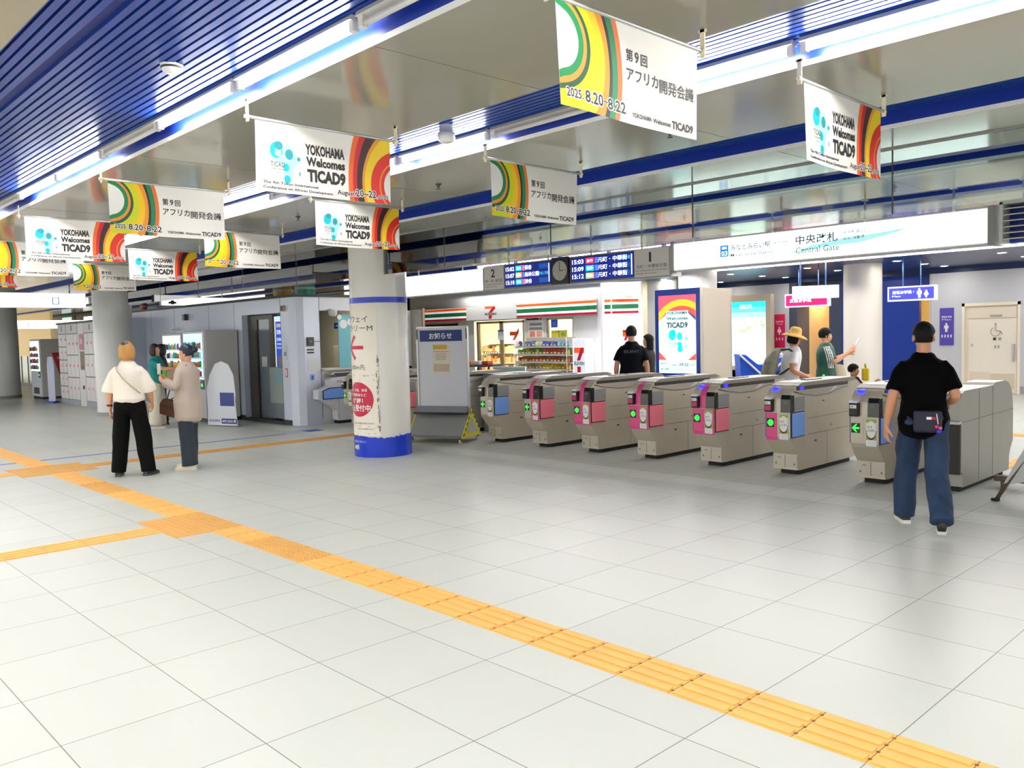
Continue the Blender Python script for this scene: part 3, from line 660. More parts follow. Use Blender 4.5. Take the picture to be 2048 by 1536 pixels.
# departure board unit
t = thing('departure_board', 'grey departure board unit with two blue screens and a clock, platforms 2 and 1', 'departure board', (-5.90, SY, 2.37)); L = 3.66
b = MB(); b.box(0, L, .02, .24, -.012, .382, FRM); b.box(0, L, -.005, .02, .372, .382, MGREY); b.box(0, L, -.005, .02, -.012, 0, MGREY); b.build('case', t)
SCR = em('#0a1d78', .75); SW = em('#f4f8ff', 1.5)
def panel(x0, x1, num, jp, en):
    b = MB(); b.box(x0, x1, -.004, .02, 0, .372, SGR); w = x1-x0
    nw = .035 if num == '1' else .09
    b.text(num, (x0+w*.47-nw/2, -.006, .195), (nw, 0, 0), (0, 0, .13), mat('#10163a', .5), .02)
    b.text(jp, (x0+.03, -.006, .115), (w-.06, 0, 0), (0, 0, .05), DINK); b.text(en, (x0+.03, -.006, .07), (w-.06, 0, 0), (0, 0, .025), DINK); b.text('中华街 차이나타운', (x0+.03, -.006, .035), (w*.6, 0, 0), (0, 0, .02), DINK); b.build('platform_panel', t)
panel(.01, .47, '2', '横浜・渋谷・池袋方面', 'for Yokohama, Shibuya, Ikebukuro'); panel(3.07, 3.64, '1', '元町・中華街方面', 'for Motomachi-Chukagai')
CY_ = em('#19a9d8', 1.2); RD = em('#ee1c48', 1.2); LG = em('#8fd45a', 1.2); ORG = em('#ff8a5c', 1.2); PKS = em('#ff5f86', 1.2)
def screen(x0, x1, rows, side):
    b = MB(); b.box(x0, x1, .005, .02, .012, .36, BLACK); w = x1-x0; y = .004
    b.box(x0+.01, x1-.01, .004, .006, .02, .352, SCR)
    for i, (tm, knd, kc, dst, dc, ex) in enumerate(rows):
        z = .255-.105*i
        b.text(tm, (x0+.03, .002, z+.008), (w*.19, 0, 0), (0, 0, .064), SW, .015)
        xa, xb = x0+w*.25, x0+w*.385
        if len(kc) == 1: b.box(xa, xb, .002, .004, z, z+.082, kc[0])
        else:
            for q, kk in enumerate(kc): b.box(xa+(xb-xa)*q/len(kc), xa+(xb-xa)*(q+1)/len(kc), .002, .004, z, z+.082, kk)
        b.text(knd, (xa+.02, .001, z+.02), (xb-xa-.04, 0, 0), (0, 0, .045), SW, .01)
        b.box(x0+w*.40, x0+w*.445, .002, .004, z, z+.08, dc)
        b.text(dst, (x0+w*.45, .001, z+.006), (w*.075*len(dst), 0, 0), (0, 0, .07), SW, .008, res=1)
        if ex: b.text(ex, (x0+w*.755, .001, z+.014), (w*.19, 0, 0), (0, 0, .05), em('#42c0e0', 1.1))
        else: b.box(x0+w*.755, x0+w*.94, .002, .004, z+.005, z+.075, em('#0c4a92', .8))
    b.box(x1-.05, x1-.03, .002, .004, .05, .33, em('#d8dcee', .9)); b.build('led_screen', t)
BLs = em('#4a6fd0', 1.)
screen(.49, 1.50, [('15:02', '各停', [CY_], '保谷', PKS, ''), ('15:07', '快急', [LG, ORG], '森林公園', BLs, '渋谷に先着'), ('15:10', '各停', [CY_], '渋谷', PKS, '')], 2)
screen(1.90, 3.06, [('15:03', '急行', [RD], '元町・中華街', BLs, '終点に先着'), ('15:09', '各停', [CY_], '元町・中華街', BLs, ''), ('15:12', '快急', [LG, ORG], '元町・中華街', BLs, '')], 1)
b = MB(); b.box(1.53, 1.87, -.02, .02, .0, .395, mat('#12142e', .3)); b.disc((1.70, -.0205, .195), (0, -1, 0), .145, mat('#b8b4aa', .5), 40)
b.text('12', (1.685, -.022, .30), (.03, 0, 0), (0, 0, .03), DINK); b.text('3', (1.81, -.022, .185), (.016, 0, 0), (0, 0, .028), DINK); b.text('6', (1.692, -.022, .068), (.016, 0, 0), (0, 0, .028), DINK); b.text('9', (1.57, -.022, .185), (.016, 0, 0), (0, 0, .028), DINK)
ck = b.build('clock', t)
b = MB(); b.box(1.696, 1.704, -.025, -.023, .195, .31, INK); b.box(1.70, 1.775, -.025, -.023, .19, .20, INK); h = b.build('clock_hands', t); h.parent = ck
hangers(t, (.6, 1.45, 2.3, 3.2), .63, .38)
t = thing('ceiling_louver_box', 'grey slatted louver box between the departure board and the lit gate sign', 'louver', (-2.235, SY, 2.42)); b = MB()
for k in range(5): b.box(-.0+.002+.011*k, .007+.011*k, -.01, .2, 0, .36, LGREY)
b.build('slats', t)
b = MB(); b.box(0, .055, 0, .2, .36, .375, mat('#3b52c4', .4)); b.build('cap', t)
t = thing('ceiling_louver_box', 'grey slatted louver box hanging right of the lit Central Gate sign', 'louver', (1.64, SY, 2.42)); b = MB()
b.box(0, .03, -.02, .25, 0, .38, LGREY); b.box(1.5, 1.53, -.02, .25, 0, .38, LGREY); b.box(0, 1.53, -.02, .25, .36, .40, LGREY); b.build('frame', t)
b = MB()
for k in range(6): b.prism([(-.01, .02+.058*k), (.2, .055+.058*k), (.2, .062+.058*k), (-.01, .03+.058*k)], 0, .03, 1.5, mat('#d9d7d2', .4))
b.build('slats', t); b = MB(); b.box(.03, 1.5, .2, .25, 0, .36, NAVYW); b.build('back_panel', t)
hangers(t, (.2, 1.3), .58, .4)

# ---------------------------------------------------------------- wheeled notice board
t = thing('notice_board', 'wheeled white notice board with a navy header in front of the gates', 'notice board', (-6.0, 4.98, 0), math.radians(24))
BD = mat('#d8dae2', .4); HD = mat('#1c2f78', .5)
b = MB(); b.box(-.42, .42, -.015, .015, .50, 1.78, BD); b.build('board', t)
b = MB()
for x in (-.445, .42): b.box(x, x+.025, -.03, .03, .10, 1.80, ALU)
b.box(-.445, .445, -.03, .03, 1.775, 1.80, ALU); b.box(-.445, .445, -.03, .03, .48, .51, ALU)
for x in (-.44, .425): b.box(x, x+.014, -.036, -.03, 1.60, 1.76, BLACK)
b.build('frame', t)
b = MB(); b.box(-.385, .35, -.022, -.015, 1.565, 1.74, HD); b.text('お知らせ', (-.22, -.0235, 1.60), (.40, 0, 0), (0, 0, .10), WHITE, .02); b.build('header', t)
b = MB(); b.box(-.16, .13, -.019, -.015, 1.06, 1.52, mat('#e6dccb', .6)); b.box(-.155, .09, -.0205, -.019, 1.44, 1.51, mat('#d8a92a', .6)); b.box(-.155, .12, -.0205, -.019, 1.40, 1.406, RED)
for z in (1.36, 1.33, 1.30, 1.27): b.text('ご利用のお客様へ', (-.12, -.0205, z), (.20, 0, 0), (0, 0, .016), DINK)
b.box(-.155, .12, -.0205, -.019, 1.09, 1.21, mat('#cdb79f', .6)); b.build('poster', t)
b = MB(); b.prism([(-.20, .47), (-.03, .55), (-.03, .46), (-.18, .45)], 0, -.44, .44, mat('#8d9096', .4)); b.box(-.44, .44, -.20, -.02, .43, .462, BLACK); b.build('pamphlet_tray', t)
b = MB(); b.prism([(-.34, .09), (-.05, .46), (-.04, .46), (-.32, .09)], 0, -.46, .46, mat('#8f908e', .5)); b.prism([(.34, .09), (.05, .46), (.04, .46), (.32, .09)], 0, -.46, .46, mat('#8f908e', .5)); b.build('skirt', t)
YW = mat('#e2d21c', .45)
for x in (-.475, .46):
    b = MB(); tri = [(-.36, .08), (.36, .08), (0, .52)]; b.prism(tri, 0, x, x+.015, YW); xo = x+.0155 if x > 0 else x-.0005
    b.prism([(-.19, .155), (.19, .155), (0, .385)], 0, xo, xo+.001, mat('#b9bab4', .5))
    for s in (-1, 1):
        for k in range(5):
            u0, u1 = .08+.18*k, .17+.18*k; P = lambda u, w: (s*(.36-.36*u)*w+0, .08+.44*u if w == 1 else .08+.44*u-.0)
            a0, a1 = (s*.36*(1-u0), .08+.44*u0), (s*.36*(1-u1), .08+.44*u1); n_ = .035
            b.add([(xo+.002, a0[0], a0[1]), (xo+.002, a1[0], a1[1]), (xo+.002, a1[0]-s*n_, a1[1]-.005), (xo+.002, a0[0]-s*n_, a0[1]-.005)], [(0, 1, 2, 3)], BLACK)
    b.build('side_triangle', t)
for x in (-.42, .42):
    for y in (-.31, .31):
        b = MB(); b.tube([(x-.012, y, .035), (x+.012, y, .035)], .035, mat('#d8cdb0', .5), 16); b.box(x-.02, x+.02, y-.008, y+.008, .035, .10, RUBBER); b.build('caster', t)
b = MB(); b.box(-.44, .44, -.33, -.29, .085, .11, RUBBER); b.box(-.44, .44, .29, .33, .085, .11, RUBBER); b.build('base_rail', t)

# ---------------------------------------------------------------- tall digital screen
t = thing('digital_signage', 'tall navy digital screen showing the event poster, with beige box behind', 'digital screen', (-6.38, 11.0, 0)); L = 1.10
BOX = mat('#c0b7a4', .22, spec=.5)
b = MB(); b.box(.03, L+.02, .06, 1.12, 0, 2.49, BOX); b.box(L-.01, L+.026, .0, .08, 0, 2.50, mat('#d0c8bc', .3, .5)); b.box(L+.014, L+.022, 1.08, 1.13, 0, 2.49, ALU); b.build('cabinet', t)
b = MB(); b.box(0, L, 0, .06, 0, 2.49, mat('#0b2a78', .2)); b.box(-.02, 0, -.005, .07, 0, 2.49, ALU); b.build('bezel', t)
b = MB(); x0, x1, z0, z1 = .09, 1.00, .77, 2.365; w, h = x1-x0, z1-z0; y = -.002
b.box(x0, x1, y, 0, z0, z1, em('#c9f7fb', .8))
def SP(u, v, l=.001): return (x0+w*u, y-l, z1-h*v)
def circ_band(cu, cv, r0, r1, col, lift, clip=.62):
    n = 40; vs = []; 
    for i in range(n+1):
        a = math.pi*i/n
        for r in (r0, r1):
            px, pz = cu*w+r*math.cos(a), cv*h-r*math.sin(a); vs.append(SP(min(1, max(0, px/w)), min(clip, max(0, pz/h)), lift))
    b.add(vs, [(2*i, 2*i+1, 2*i+3, 2*i+2) for i in range(n)], em(col, .75))
b.add([SP(0, 0), SP(1, 0), SP(1, .30), SP(0, .34)], [(0, 1, 2, 3)], em('#f0435e', .75))
circ_band(.62, .52, .72, .95, '#f04a5a', .0015); circ_band(.62, .52, .60, .74, '#ffa928', .002); circ_band(.62, .52, .50, .61, '#ee4a42', .0022); circ_band(.62, .52, .40, .51, '#4a3560', .0024)
oc = [(.22, .20), (.80, .20), (.80, .23), (1, .33), (1, .72), (.80, .83), (.22, .83), (0, .70), (0, .34), (.22, .235)]
b.add([SP(u, v, .003) for u, v in oc], [tuple(range(len(oc)))], em('#b9f6fa', .8))
b.add([SP(0, .83, .0032), SP(1, .83, .0032), SP(1, 1, .0032), SP(0, 1, .0032)], [(0, 1, 2, 3)], em('#c4f7fb', .8))
for tri in ([(0, .72), (.22, .83), (0, .83)], [(1, .74), (1, .83), (.78, .83)]): b.add([SP(u, v, .0035) for u, v in tri], [(0, 1, 2)], em('#ef4a44', .75))
IK = mat('#2a2a33', .5)
def sT(s, u0, u1, v0, v1, m=IK, bold=.02): b.text(s, SP(u0, v1, .004), (w*(u1-u0), 0, 0), (0, 0, h*(v1-v0)), m, bold)
sT('YOKOHAMA', .22, .79, .205, .245, IK, .03); sT('Welcomes', .22, .79, .275, .315, IK, .03); sT('TICAD9', .22, .79, .345, .42, IK, .04)
CYN = em('#12dff0', .6)
for (cu, cv, ru, rv) in ((.37, .51, .10, .065), (.40, .475, .06, .035), (.57, .525, .07, .05), (.58, .685, .07, .045), (.57, .625, .06, .03), (.75, .555, .03, .012), (.745, .655, .012, .022)):
    b.add([SP(cu+ru*math.cos(i*math.pi/12), cv+rv*math.sin(i*math.pi/12), .004) for i in range(24)], [tuple(range(24))], CYN)
sT('TICAD', .28, .52, .605, .635, IK, 0); sT('YOKOHAMA', .28, .50, .645, .658, IK, 0)
sT('第9回', .05, .2, .865, .885); sT('アフリカ', .05, .27, .90, .92, IK, 0); sT('開発会議', .05, .27, .935, .96); sT('August', .35, .52, .88, .905); sT('20-22', .55, .80, .865, .905, IK, .03); sT('2025', .84, .97, .88, .90); sT('The 9th Tokyo International', .35, .82, .925, .94, IK, 0); sT('Conference on African Development', .35, .97, .95, .965, IK, 0)
b.build('screen', t)
b = MB(); b.box(-.02, L+.03, -.01, 1.13, 0, .06, DGREY); b.build('base', t)
# ---------------------------------------------------------------- convenience shop beyond the gates (front at Y = 14)
FY = 14.0; XL, XR = -19.2, -10.42
SHW = mat('#d8d8d6', .35); WARM = mat('#fdf4d8', .6); ORS = em('#ee5a10', .25); GRS = em('#067045', .12); RDS = em('#b00a2a', .15); WHS = em('#fbfbf6', .35)
def wl(b): pass
b = MB()   # front wall with openings (door -15.5..-13.4, window -12.35..-11.45, left window -18.6..-16.4), built of piers
for a, e in ((XL, -18.9), (-16.35, -15.6), (-13.35, -12.45), (-11.42, XR)): b.box(a, e, FY, FY+.12, 0, 2.09, SHW)
b.box(XL, XR, FY, FY+.12, 2.09, HC, SHW); b.box(-18.9, -16.35, FY, FY+.12, 0, .5, SHW); b.box(-12.45, -11.42, FY, FY+.12, 0, .9, SHW)
struct(b.build('wall_shop'), 'grey shop front wall')
b = MB(); b.box(XL, XR+.9, FY+4.1, FY+4.2, 0, HC, WARM); b.box(XL-.1, XL, FY, FY+4.2, 0, HC, WARM); b.box(XR+.7, XR+.8, FY+.8, FY+4.2, 0, HC, WARM); struct(b.build('wall_shop_inside'), 'warm white inner walls of the shop')
b = MB(); b.box(XL, XR+.7, FY+.12, FY+4.1, 2.55, 2.62, WHITE); struct(b.build('ceiling_shop'), 'shop ceiling')
for i, x in enumerate((-18, -15.6, -13.6, -11.8)):
    t = thing('shop_ceiling_light', f'lit panel light inside the shop, {ord_[i]} from the left', 'light', (x, FY+2.0, 2.55), 0, 'shop ceiling lights')
    b = MB(); b.box(-.15, .15, -1.5, 1.5, -.03, 0, WHITE); b.build('tray', t); b = MB(); b.box(-.12, .12, -1.45, 1.45, -.036, -.03, mat('#fff3d2', .5, emit=90.)); b.build('diffuser', t)
# fascia
t = thing('shop_fascia', 'long lit shop sign band with orange, green and red stripes', 'shop sign', (0, FY-.012, 0))
z0, z1 = 2.14, 2.53
def stripes(b, x0, x1, y0, y1, P=None):
    zz = [(z0, .0, .16, RDS), (z0, .16, .32, WHS), (z0, .32, .62, GRS), (z0, .62, .78, WHS), (z0, .78, .97, ORS), (z0, .97, 1.0, WHS)]
    for _, a, e, m in zz: b.box(x0, x1, y0, y1, z0+(z1-z0)*a, z0+(z1-z0)*e, m)
b = MB(); b.box(-18.3, -10.44, -.10, 0, z0-.03, z1+.02, ALU); b.build('case', t)
for a, e in ((-18.25, -17.0), (-16.98, -15.82), (-13.52, -12.44), (-12.42, -11.30), (-11.28, -10.74), (-10.72, -10.46)):
    b = MB(); stripes(b, a, e, -.12, -.10); b.build('stripe_panel', t)
b = MB(); b.box(-15.80, -13.54, -.12, -.10, z0-.02, z1+.01, mat('#d6d6d2', .4, emit=.15))
SEV = [(-14.98, .99), (-14.42, .99), (-14.42, .80), (-14.62, .55), (-14.68, .35), (-14.82, .35), (-14.78, .55), (-14.62, .80), (-14.98, .80)]
cx = -14.67
b.prism([(x, z0+(z1-z0)*v) for x, v in ((cx-.24, .98), (cx+.22, .98), (cx+.22, .83), (cx-.24, .80))], 1, -.124, -.12, ORS)
b.prism([(x, z0+(z1-z0)*v) for x, v in ((cx+.22, .90), (cx+.22, .80), (cx+.06, .48), (cx-.08, .48), (cx+.06, .82), (cx+.1, .9))], 1, -.125, -.121, RDS)
b.prism([(x, z0+(z1-z0)*v) for x, v in ((cx-.07, .30), (cx+.07, .30), (cx+.05, .03), (cx-.09, .03))], 1, -.125, -.121, RDS)
b.text('ELEVEN', (cx-.24, -.126, z0+(z1-z0)*.31), (.50, 0, 0), (0, 0, (z1-z0)*.15), mat('#0a3f2c', .5), .04); b.build('logo_panel', t)
# corner facet of the shop
RZ = math.radians(40)
t = thing('shop_corner_sign', 'bright white corner panel of the shop with a short striped sign band', 'shop sign', (XR+.08, FY+.02, 0), RZ)
b = MB(); b.box(-.05, 1.0, 0, .1, 0, 2.98, em('#eceefc', .75)); b.build('lit_panel', t)
b = MB(); stripes(b, .03, .93, -.06, -.0); b.box(.20, .23, -.065, 0, z0, z1, WHS); b.build('stripe_panel', t)
b = MB(); b.box(.50, .72, -.006, 0, 1.52, 1.70, ORS); b.text('7', (.52, -.008, 1.40), (.2, 0, 0), (0, 0, .3), RDS, .05); b.build('logo', t)
b = MB(); b.box(-.13, -.02, -.08, .05, 0, 2.70, SHW); struct(b.build('trim_6', None, (XR+.08, FY, 0)), 'white corner post of the shop')
b = MB(); b.box(XR+.75, XR+1.75, FY+1.0, FY+1.1, 0, HC, mat('#b5b5b4', .4)); b.box(XR+1.3, XR+1.34, FY+.98, FY+1.0, 0, 2.6, DGREY); struct(b.build('wall_aisle'), 'grey wall right of the shop corner')
# doors
t = thing('sliding_door', 'glass sliding shop door with steel frame below the logo panel', 'door', (-15.5, FY+.04, 0)); SF = mat('#b9a98a', .3, .7)
def leaf(x0, x1, nm):
    b = MB(); b.box(x0, x0+.09, -.02, .02, 0, 2.07, SF); b.box(x1-.07, x1, -.02, .02, 0, 2.07, SF); b.box(x0, x1, -.02, .02, 2.0, 2.07, SF); b.box(x0, x1, -.02, .02, 0, .12, SF); f = b.build('door_leaf', t)
    b = MB(); b.box(x0+.09, x1-.07, -.004, .004, .12, 2.0, GLASS); g = b.build('pane', t); g.parent = f; return f
leaf(0, 1.12, 'l'); leaf(1.12, 2.12, 'r')
b = MB(); b.text('7-ELEVEN', (.28, -.024, 1.02), (.75, 0, 0), (0, 0, .13), mat('#8a8a80', .5), .03); b.build('lettering', t)
b = MB(); pr = mat('#ea4a34', .5); b.box(1.50, 1.78, -.024, -.022, 1.62, 1.74, mat('#f0602a', .5)); b.prism([(1.62, 1.48), (1.78, 1.72), (1.9, 1.86), (1.9, 1.70), (1.72, 1.48)], 1, -.026, -.022, pr); b.box(.98, 1.24, -.026, -.024, 1.5, 1.78, mat('#d8e4ee', .5)); b.box(.98, 1.24, -.028, -.026, 1.75, 1.80, mat('#3d6ab8', .5)); b.build('sticker', t)
for x0, x1, zb, nm, l in ((-18.9, -16.35, .5, 0, 'lit shop window half hidden behind the notice board'), (-12.45, -11.42, .9, 1, 'lit shop window above the snack rack')):
    t = thing('shop_window', l, 'window', (x0, FY+.05, zb)); w = x1-x0
    b = MB()
    for a in (0, w-.05): b.box(a, a+.05, -.03, .03, 0, 2.09-zb, SF)
    b.box(0, w, -.03, .03, 2.04-zb, 2.09-zb, SF); b.box(0, w, -.03, .03, 0, .05, SF); b.build('frame', t)
    b = MB(); b.box(.05, w-.05, -.004, .004, .05, 2.04-zb, GLASS); b.build('pane', t)
# things inside / in front
def flat(name, label, cat, x, y, z, w, h, parts, depth=.012):
    t = thing(name, label, cat, (x, y, z)); b = MB(); b.box(0, w, -depth, 0, 0, h, parts[0]); b.build('sheet', t); b = MB()
    for (a, e, c, d, m) in parts[1:]: b.box(w*a, w*e, -depth-.003, -depth, h*c, h*d, m)
    if b.v: b.build('print', t)
    return t
P_ = lambda c: mat(c, .55)
flat('poster', 'white poster with black header on the wall right of the shop door', 'poster', -13.18, FY, 1.52, .62, .52, [P_('#e8e4e2'), (.1, .9, .72, .86, P_('#8a8f94')), (.08, .92, .48, .62, P_('#9a9a98')), (.1, .45, .1, .4, P_('#d9806a')), (.55, .9, .1, .4, P_('#d6a08a'))])
flat('sign_plate', 'small dark red sign plate above the poster by the shop door', 'sign', -13.25, FY, 2.06, .6, .07, [P_('#3a0f16'), (.1, .45, .2, .8, P_('#b0202c')), (.85, .95, .2, .8, P_('#e8e8e8'))])
flat('window_poster', 'blue bag poster in the shop window above the rack', 'poster', -12.28, FY+.02, 1.82, .26, .22, [P_('#2f5fc8'), (.2, .8, .3, .7, P_('#3f74dd'))], .006)
flat('window_poster', 'yellow poster in the shop window just over the snack rack', 'poster', -12.28, FY+.02, 1.40, .62, .34, [P_('#c9c43a'), (.02, .98, .0, .3, P_('#e7e08a')), (.47, .5, 0, 1, P_('#5c5a30')), (.6, .9, .5, .8, P_('#7d8a3a'))], .006)
# shelves inside
def shelf_unit(x, y, w, label, cols):
    t = thing('store_shelf', label, 'shelf', (x, y, 0)); b = MB(); b.box(0, w, 0, .04, 0, 1.35, WHITE)
    for z in (.3, .65, 1.0, 1.33): b.box(0, w, -.4, 0, z, z+.02, WHITE)
    b.build('frame', t); b = MB(); r = random.Random(int(x*10))
    for z in (.32, .67, 1.02):
        xx = .02
        while xx < w-.12:
            ww = r.uniform(.08, .16); b.box(xx, xx+ww*.92, -.34, -.08, z, z+r.uniform(.14, .27), P_(r.choice(cols))); xx += ww
    o = b.build('packed_goods', t); o['kind'] = 'stuff'
shelf_unit(-15.3, FY+3.3, 1.8, 'white goods shelf seen through the shop door', ['#d8c8a0', '#b8a070', '#e8e0cc', '#9a8a6a', '#c9b25a', '#7aa04a'])
shelf_unit(-18.6, FY+3.3, 2.2, 'white goods shelf seen through the left shop window', ['#c8a878', '#a88850', '#e0d0a8', '#d0602a'])
t = thing('shop_counter', 'pale counter with glass top inside the shop doorway', 'counter', (-14.4, FY+1.5, 0)); b = MB(); b.box(0, 1.0, 0, .5, 0, .95, P_('#c9cdc6')); b.build('body', t); b = MB(); b.box(-.02, 1.02, -.02, .52, .95, .98, WHITE); b.build('top', t)
t = thing('cutout_display', 'small standing figure display with red and green in the shop doorway', 'display', (-14.15, FY+.55, 0)); b = MB(); b.box(-.16, .16, -.02, .02, 0, .85, P_('#cfd2cc')); b.box(-.2, .2, -.1, .1, 0, .03, P_('#c0c0c0')); b.build('stand', t); b = MB(); b.sphere((-.02, 0, 1.36), .11, P_('#d8402c'), 14); b.sphere((.04, 0, 1.15), .10, P_('#2e9a5a'), 14); b.tube([(0, 0, .85), (0, 0, 1.4)], .06, P_('#e8a08a'), 10); b.build('topper', t)
# snack rack in front of the shop: every packet its own object
RX0, RY, RW = -12.75, FY-.75, 1.95
t = thing('snack_rack', 'wire rack of snack packets in front of the shop window', 'rack', (RX0, RY, 0)); b = MB(); SR = mat('#d9d9d4', .3, .5)
for x in (0, RW-.02):
    for y in (-.2, .2): b.tube([(x+.01, y, 0), (x+.01, y, 1.55)], .012, SR, 6)
b.build('posts', t)
ZS = [.18, .42, .66, .86, 1.06, 1.28]
for z in ZS:
    b = MB(); b.box(0, RW, -.22, .2, z-.012, z, SR); b.box(0, RW, -.225, -.215, z-.012, z+.04, SR); b.build('shelf', t)
b = MB(); b.box(0, RW, .2, .21, .1, 1.55, P_('#c9c4b8')); b.build('back_panel', t)
rowc = [('pinkish', ['#d89a8a', '#c88078', '#b86a58']), ('mixed low', ['#c8402e', '#e8b42a', '#e88a24', '#d86a28']), ('yellow', ['#cfc8b0', '#b8a888', '#e8c02a', '#d8a018']), ('orange', ['#d8702a', '#c85a20', '#9aa03a', '#b84a28']), ('green and red', ['#a8b84a', '#8aa83a', '#c8d878', '#d85a48', '#d87a58']), ('pastel', ['#a8b87a', '#5a6a8a', '#c8d0a0', '#2a3aa8', '#88b8c8', '#7aa8b8'])]
CN = {'#d89a8a': 'salmon', '#c88078': 'dusty pink', '#b86a58': 'brick', '#c8402e': 'red', '#e8b42a': 'amber', '#e88a24': 'orange', '#d86a28': 'burnt orange', '#cfc8b0': 'cream', '#b8a888': 'tan', '#e8c02a': 'yellow', '#d8a018': 'mustard', '#d8702a': 'orange', '#c85a20': 'rust', '#9aa03a': 'olive', '#b84a28': 'brick red', '#a8b84a': 'lime', '#8aa83a': 'green', '#c8d878': 'pale lime', '#d85a48': 'coral', '#d87a58': 'peach', '#a8b87a': 'sage', '#5a6a8a': 'slate', '#c8d0a0': 'pale green', '#2a3aa8': 'deep blue', '#88b8c8': 'sky blue', '#7aa8b8': 'teal grey'}
protos = {}
def packet(col):
    if col not in protos:
        b = MB(); m = P_(col); m2 = P_('#efe6d2')
        b.prism([(-.05, 0), (.05, 0), (.035, .02), (.04, .10), (.012, .15), (.012, .17), (-.012, .17), (-.012, .15), (-.04, .10), (-.035, .02)], 0, -.06, .06, m); b.box(-.035, .035, -.053, -.03, .05, .09, m2)
        protos[col] = b.build('snack_packet'); return protos[col]
    o = protos[col].copy(); C.objects.link(o); return o
rr = random.Random(5)
for k, z in enumerate(ZS):
    n = 14
    for i in range(n):
        cols = rowc[k][1]; col = cols[min(len(cols)-1, int(i/n*len(cols)+rr.uniform(-.4, .4)))] if rr.random() < .75 else rr.choice(cols)
        o = packet(col); o.location = (RX0+.09+i*(RW-.16)/(n-1), RY-.10+rr.uniform(-.02, .02), z); o.rotation_euler = (0, 0, rr.uniform(-.25, .25)); o.scale = (.98, 1, 1.0+rr.uniform(-.12, .1))
        tag(o, f"{CN[col]} snack packet on the {['bottom', 'second', 'third', 'fourth', 'fifth', 'top'][k]} rack shelf, {ord_[i]} from the left", 'snack packet', 'snack packets on the wire rack')
t = thing('light_pillar_sign', 'white glowing upright shop sign with a red numeral right of the snack rack', 'shop sign', (-10.55, FY-.62, 0))
b = MB(); b.prism([(-.28, -.06), (-.2, -.12), (.2, -.12), (.28, -.06), (.28, .1), (-.28, .1)], 2, 0, 1.5, em('#f4f6ff', 1.5)); b.build('lit_body', t)
b = MB(); b.box(-.2, .2, -.126, -.12, .1, 1.48, mat('#d3d6e6', .4, emit=.4)); b.box(-.17, .17, -.13, -.126, 1.12, 1.26, ORS); b.prism([(.03, .92), (.17, 1.2), (.17, 1.26), (.06, 1.26), (-.08, .92)], 1, -.132, -.126, RDS); b.box(-.07, .05, -.13, -.126, .58, .76, RDS); b.text('ELEVEN', (-.18, -.132, .80), (.36, 0, 0), (0, 0, .09), GRS, .03); b.build('logo_face', t)
# table with dark stand and greenish cabinets left of the rack
t = thing('display_table', 'dark trestle table with orange goods beside the notice board', 'table', (-9.75, 9.0, 0)); b = MB(); b.box(-.5, .5, -.25, .25, .96, 1.0, BLACK); b.build('table_top', t)
for x in (-.35, 0, .35):
    b = MB(); b.tube([(x-.14, -.2, 0), (x, 0, .96)], .012, BLACK, 6); b.tube([(x+.14, .2, 0), (x, 0, .96)], .012, BLACK, 6); b.build('trestle', t)
GCB = mat('#8fa09c', .35)
t = thing('glass_counter_cabinet', 'grey green glass counter cabinet behind the wheeled notice board', 'cabinet', (-6.44, 6.2, 0)); b = MB(); b.box(0, .26, 0, 1.0, 0, .97, GCB)
for y in (.25, .5, .75): b.box(.26, .262, y, y+.008, .03, .95, mat('#6f8582', .4))
b.build('body', t); b = MB(); b.box(-.01, .28, -.01, 1.01, .97, .99, mat('#5f6d6c', .3)); b.build('top', t)
for i in range(3):
    o = MB(); cc = ('#e8763a', '#d8d8d8', '#c0392f')[i]; o.box(-.1, .1, -.08, .08, 0, .08, P_(cc), bev=.01); o = o.build('goods_box', None, (-10.0+.28*i, 9.0, 1.0)); tag(o, ('orange', 'white', 'red')[i]+' small box of goods on the dark trestle table', 'box', 'boxes on the trestle table')
t = thing('glass_barrier', 'pale green low glass barrier in front of the snack rack', 'barrier', (-8.0, 8.3, 0)); b = MB(); b.box(-.45, .45, -.006, .006, .1, .98, mat('#a9c0bd', .2)); b.build('panel', t); b = MB(); b.box(-.47, .47, -.02, .02, .98, 1.01, WHITE)
for x in (-.46, .46): b.tube([(x, 0, 0), (x, 0, 1.0)], .015, ALU, 8)
b.build('frame', t)
t = thing('partition_wall', 'plain pale partition panel right of the round pillar', 'partition', (-9.75, 7.5, 0)); b = MB(); b.box(-.62, 0, -.02, .02, 0, 2.22, mat('#cfccc6', .5)); b.build('panel', t); b = MB(); b.box(0, .03, -.03, .03, 0, 2.24, mat('#8c6f50', .4)); b.build('edge_post', t)
# ---------------------------------------------------------------- grey station office (left of the gates)
OFF = mat('#d3d9e8', .38, .1, var=.03, vscale=.6); OFFL = mat('#d2d4d8', .4, .1, var=.03, vscale=.6); OFFD = mat('#33373c', .5); ROOFB = mat('#15171b', .5)
OY, OX, OH = 4.70, -10.05, 2.46
b = MB()
b.box(-18.6, -12.25, OY, OY+.12, 0, OH, OFF); b.box(-12.25, -10.62, OY, OY+.12, 2.18, OH, OFF)          # wall and lintel above the recess
b.prism([(-10.62, OY), (-10.30, OY), (-10.12, OY+.06), (OX, OY+.18), (OX, OY+.52), (-10.17, OY+.52), (-10.17, OY+.25), (-10.35, OY+.12), (-10.62, OY+.12)], 2, 0, OH, OFF)
for x in (-17.2, -15.75, -13.85, -12.6): b.box(x-.004, x+.004, OY-.002, OY, 1.6 if x > -15 else .1, OH, OFFD)
b.box(-10.62, -10.61, OY-.002, OY, .1, OH, OFFD)
b.box(-18.6, -12.25, OY-.01, OY, 0, .1, OFFD); b.box(-10.62, -10.3, OY-.012, OY, 0, .1, OFFD)
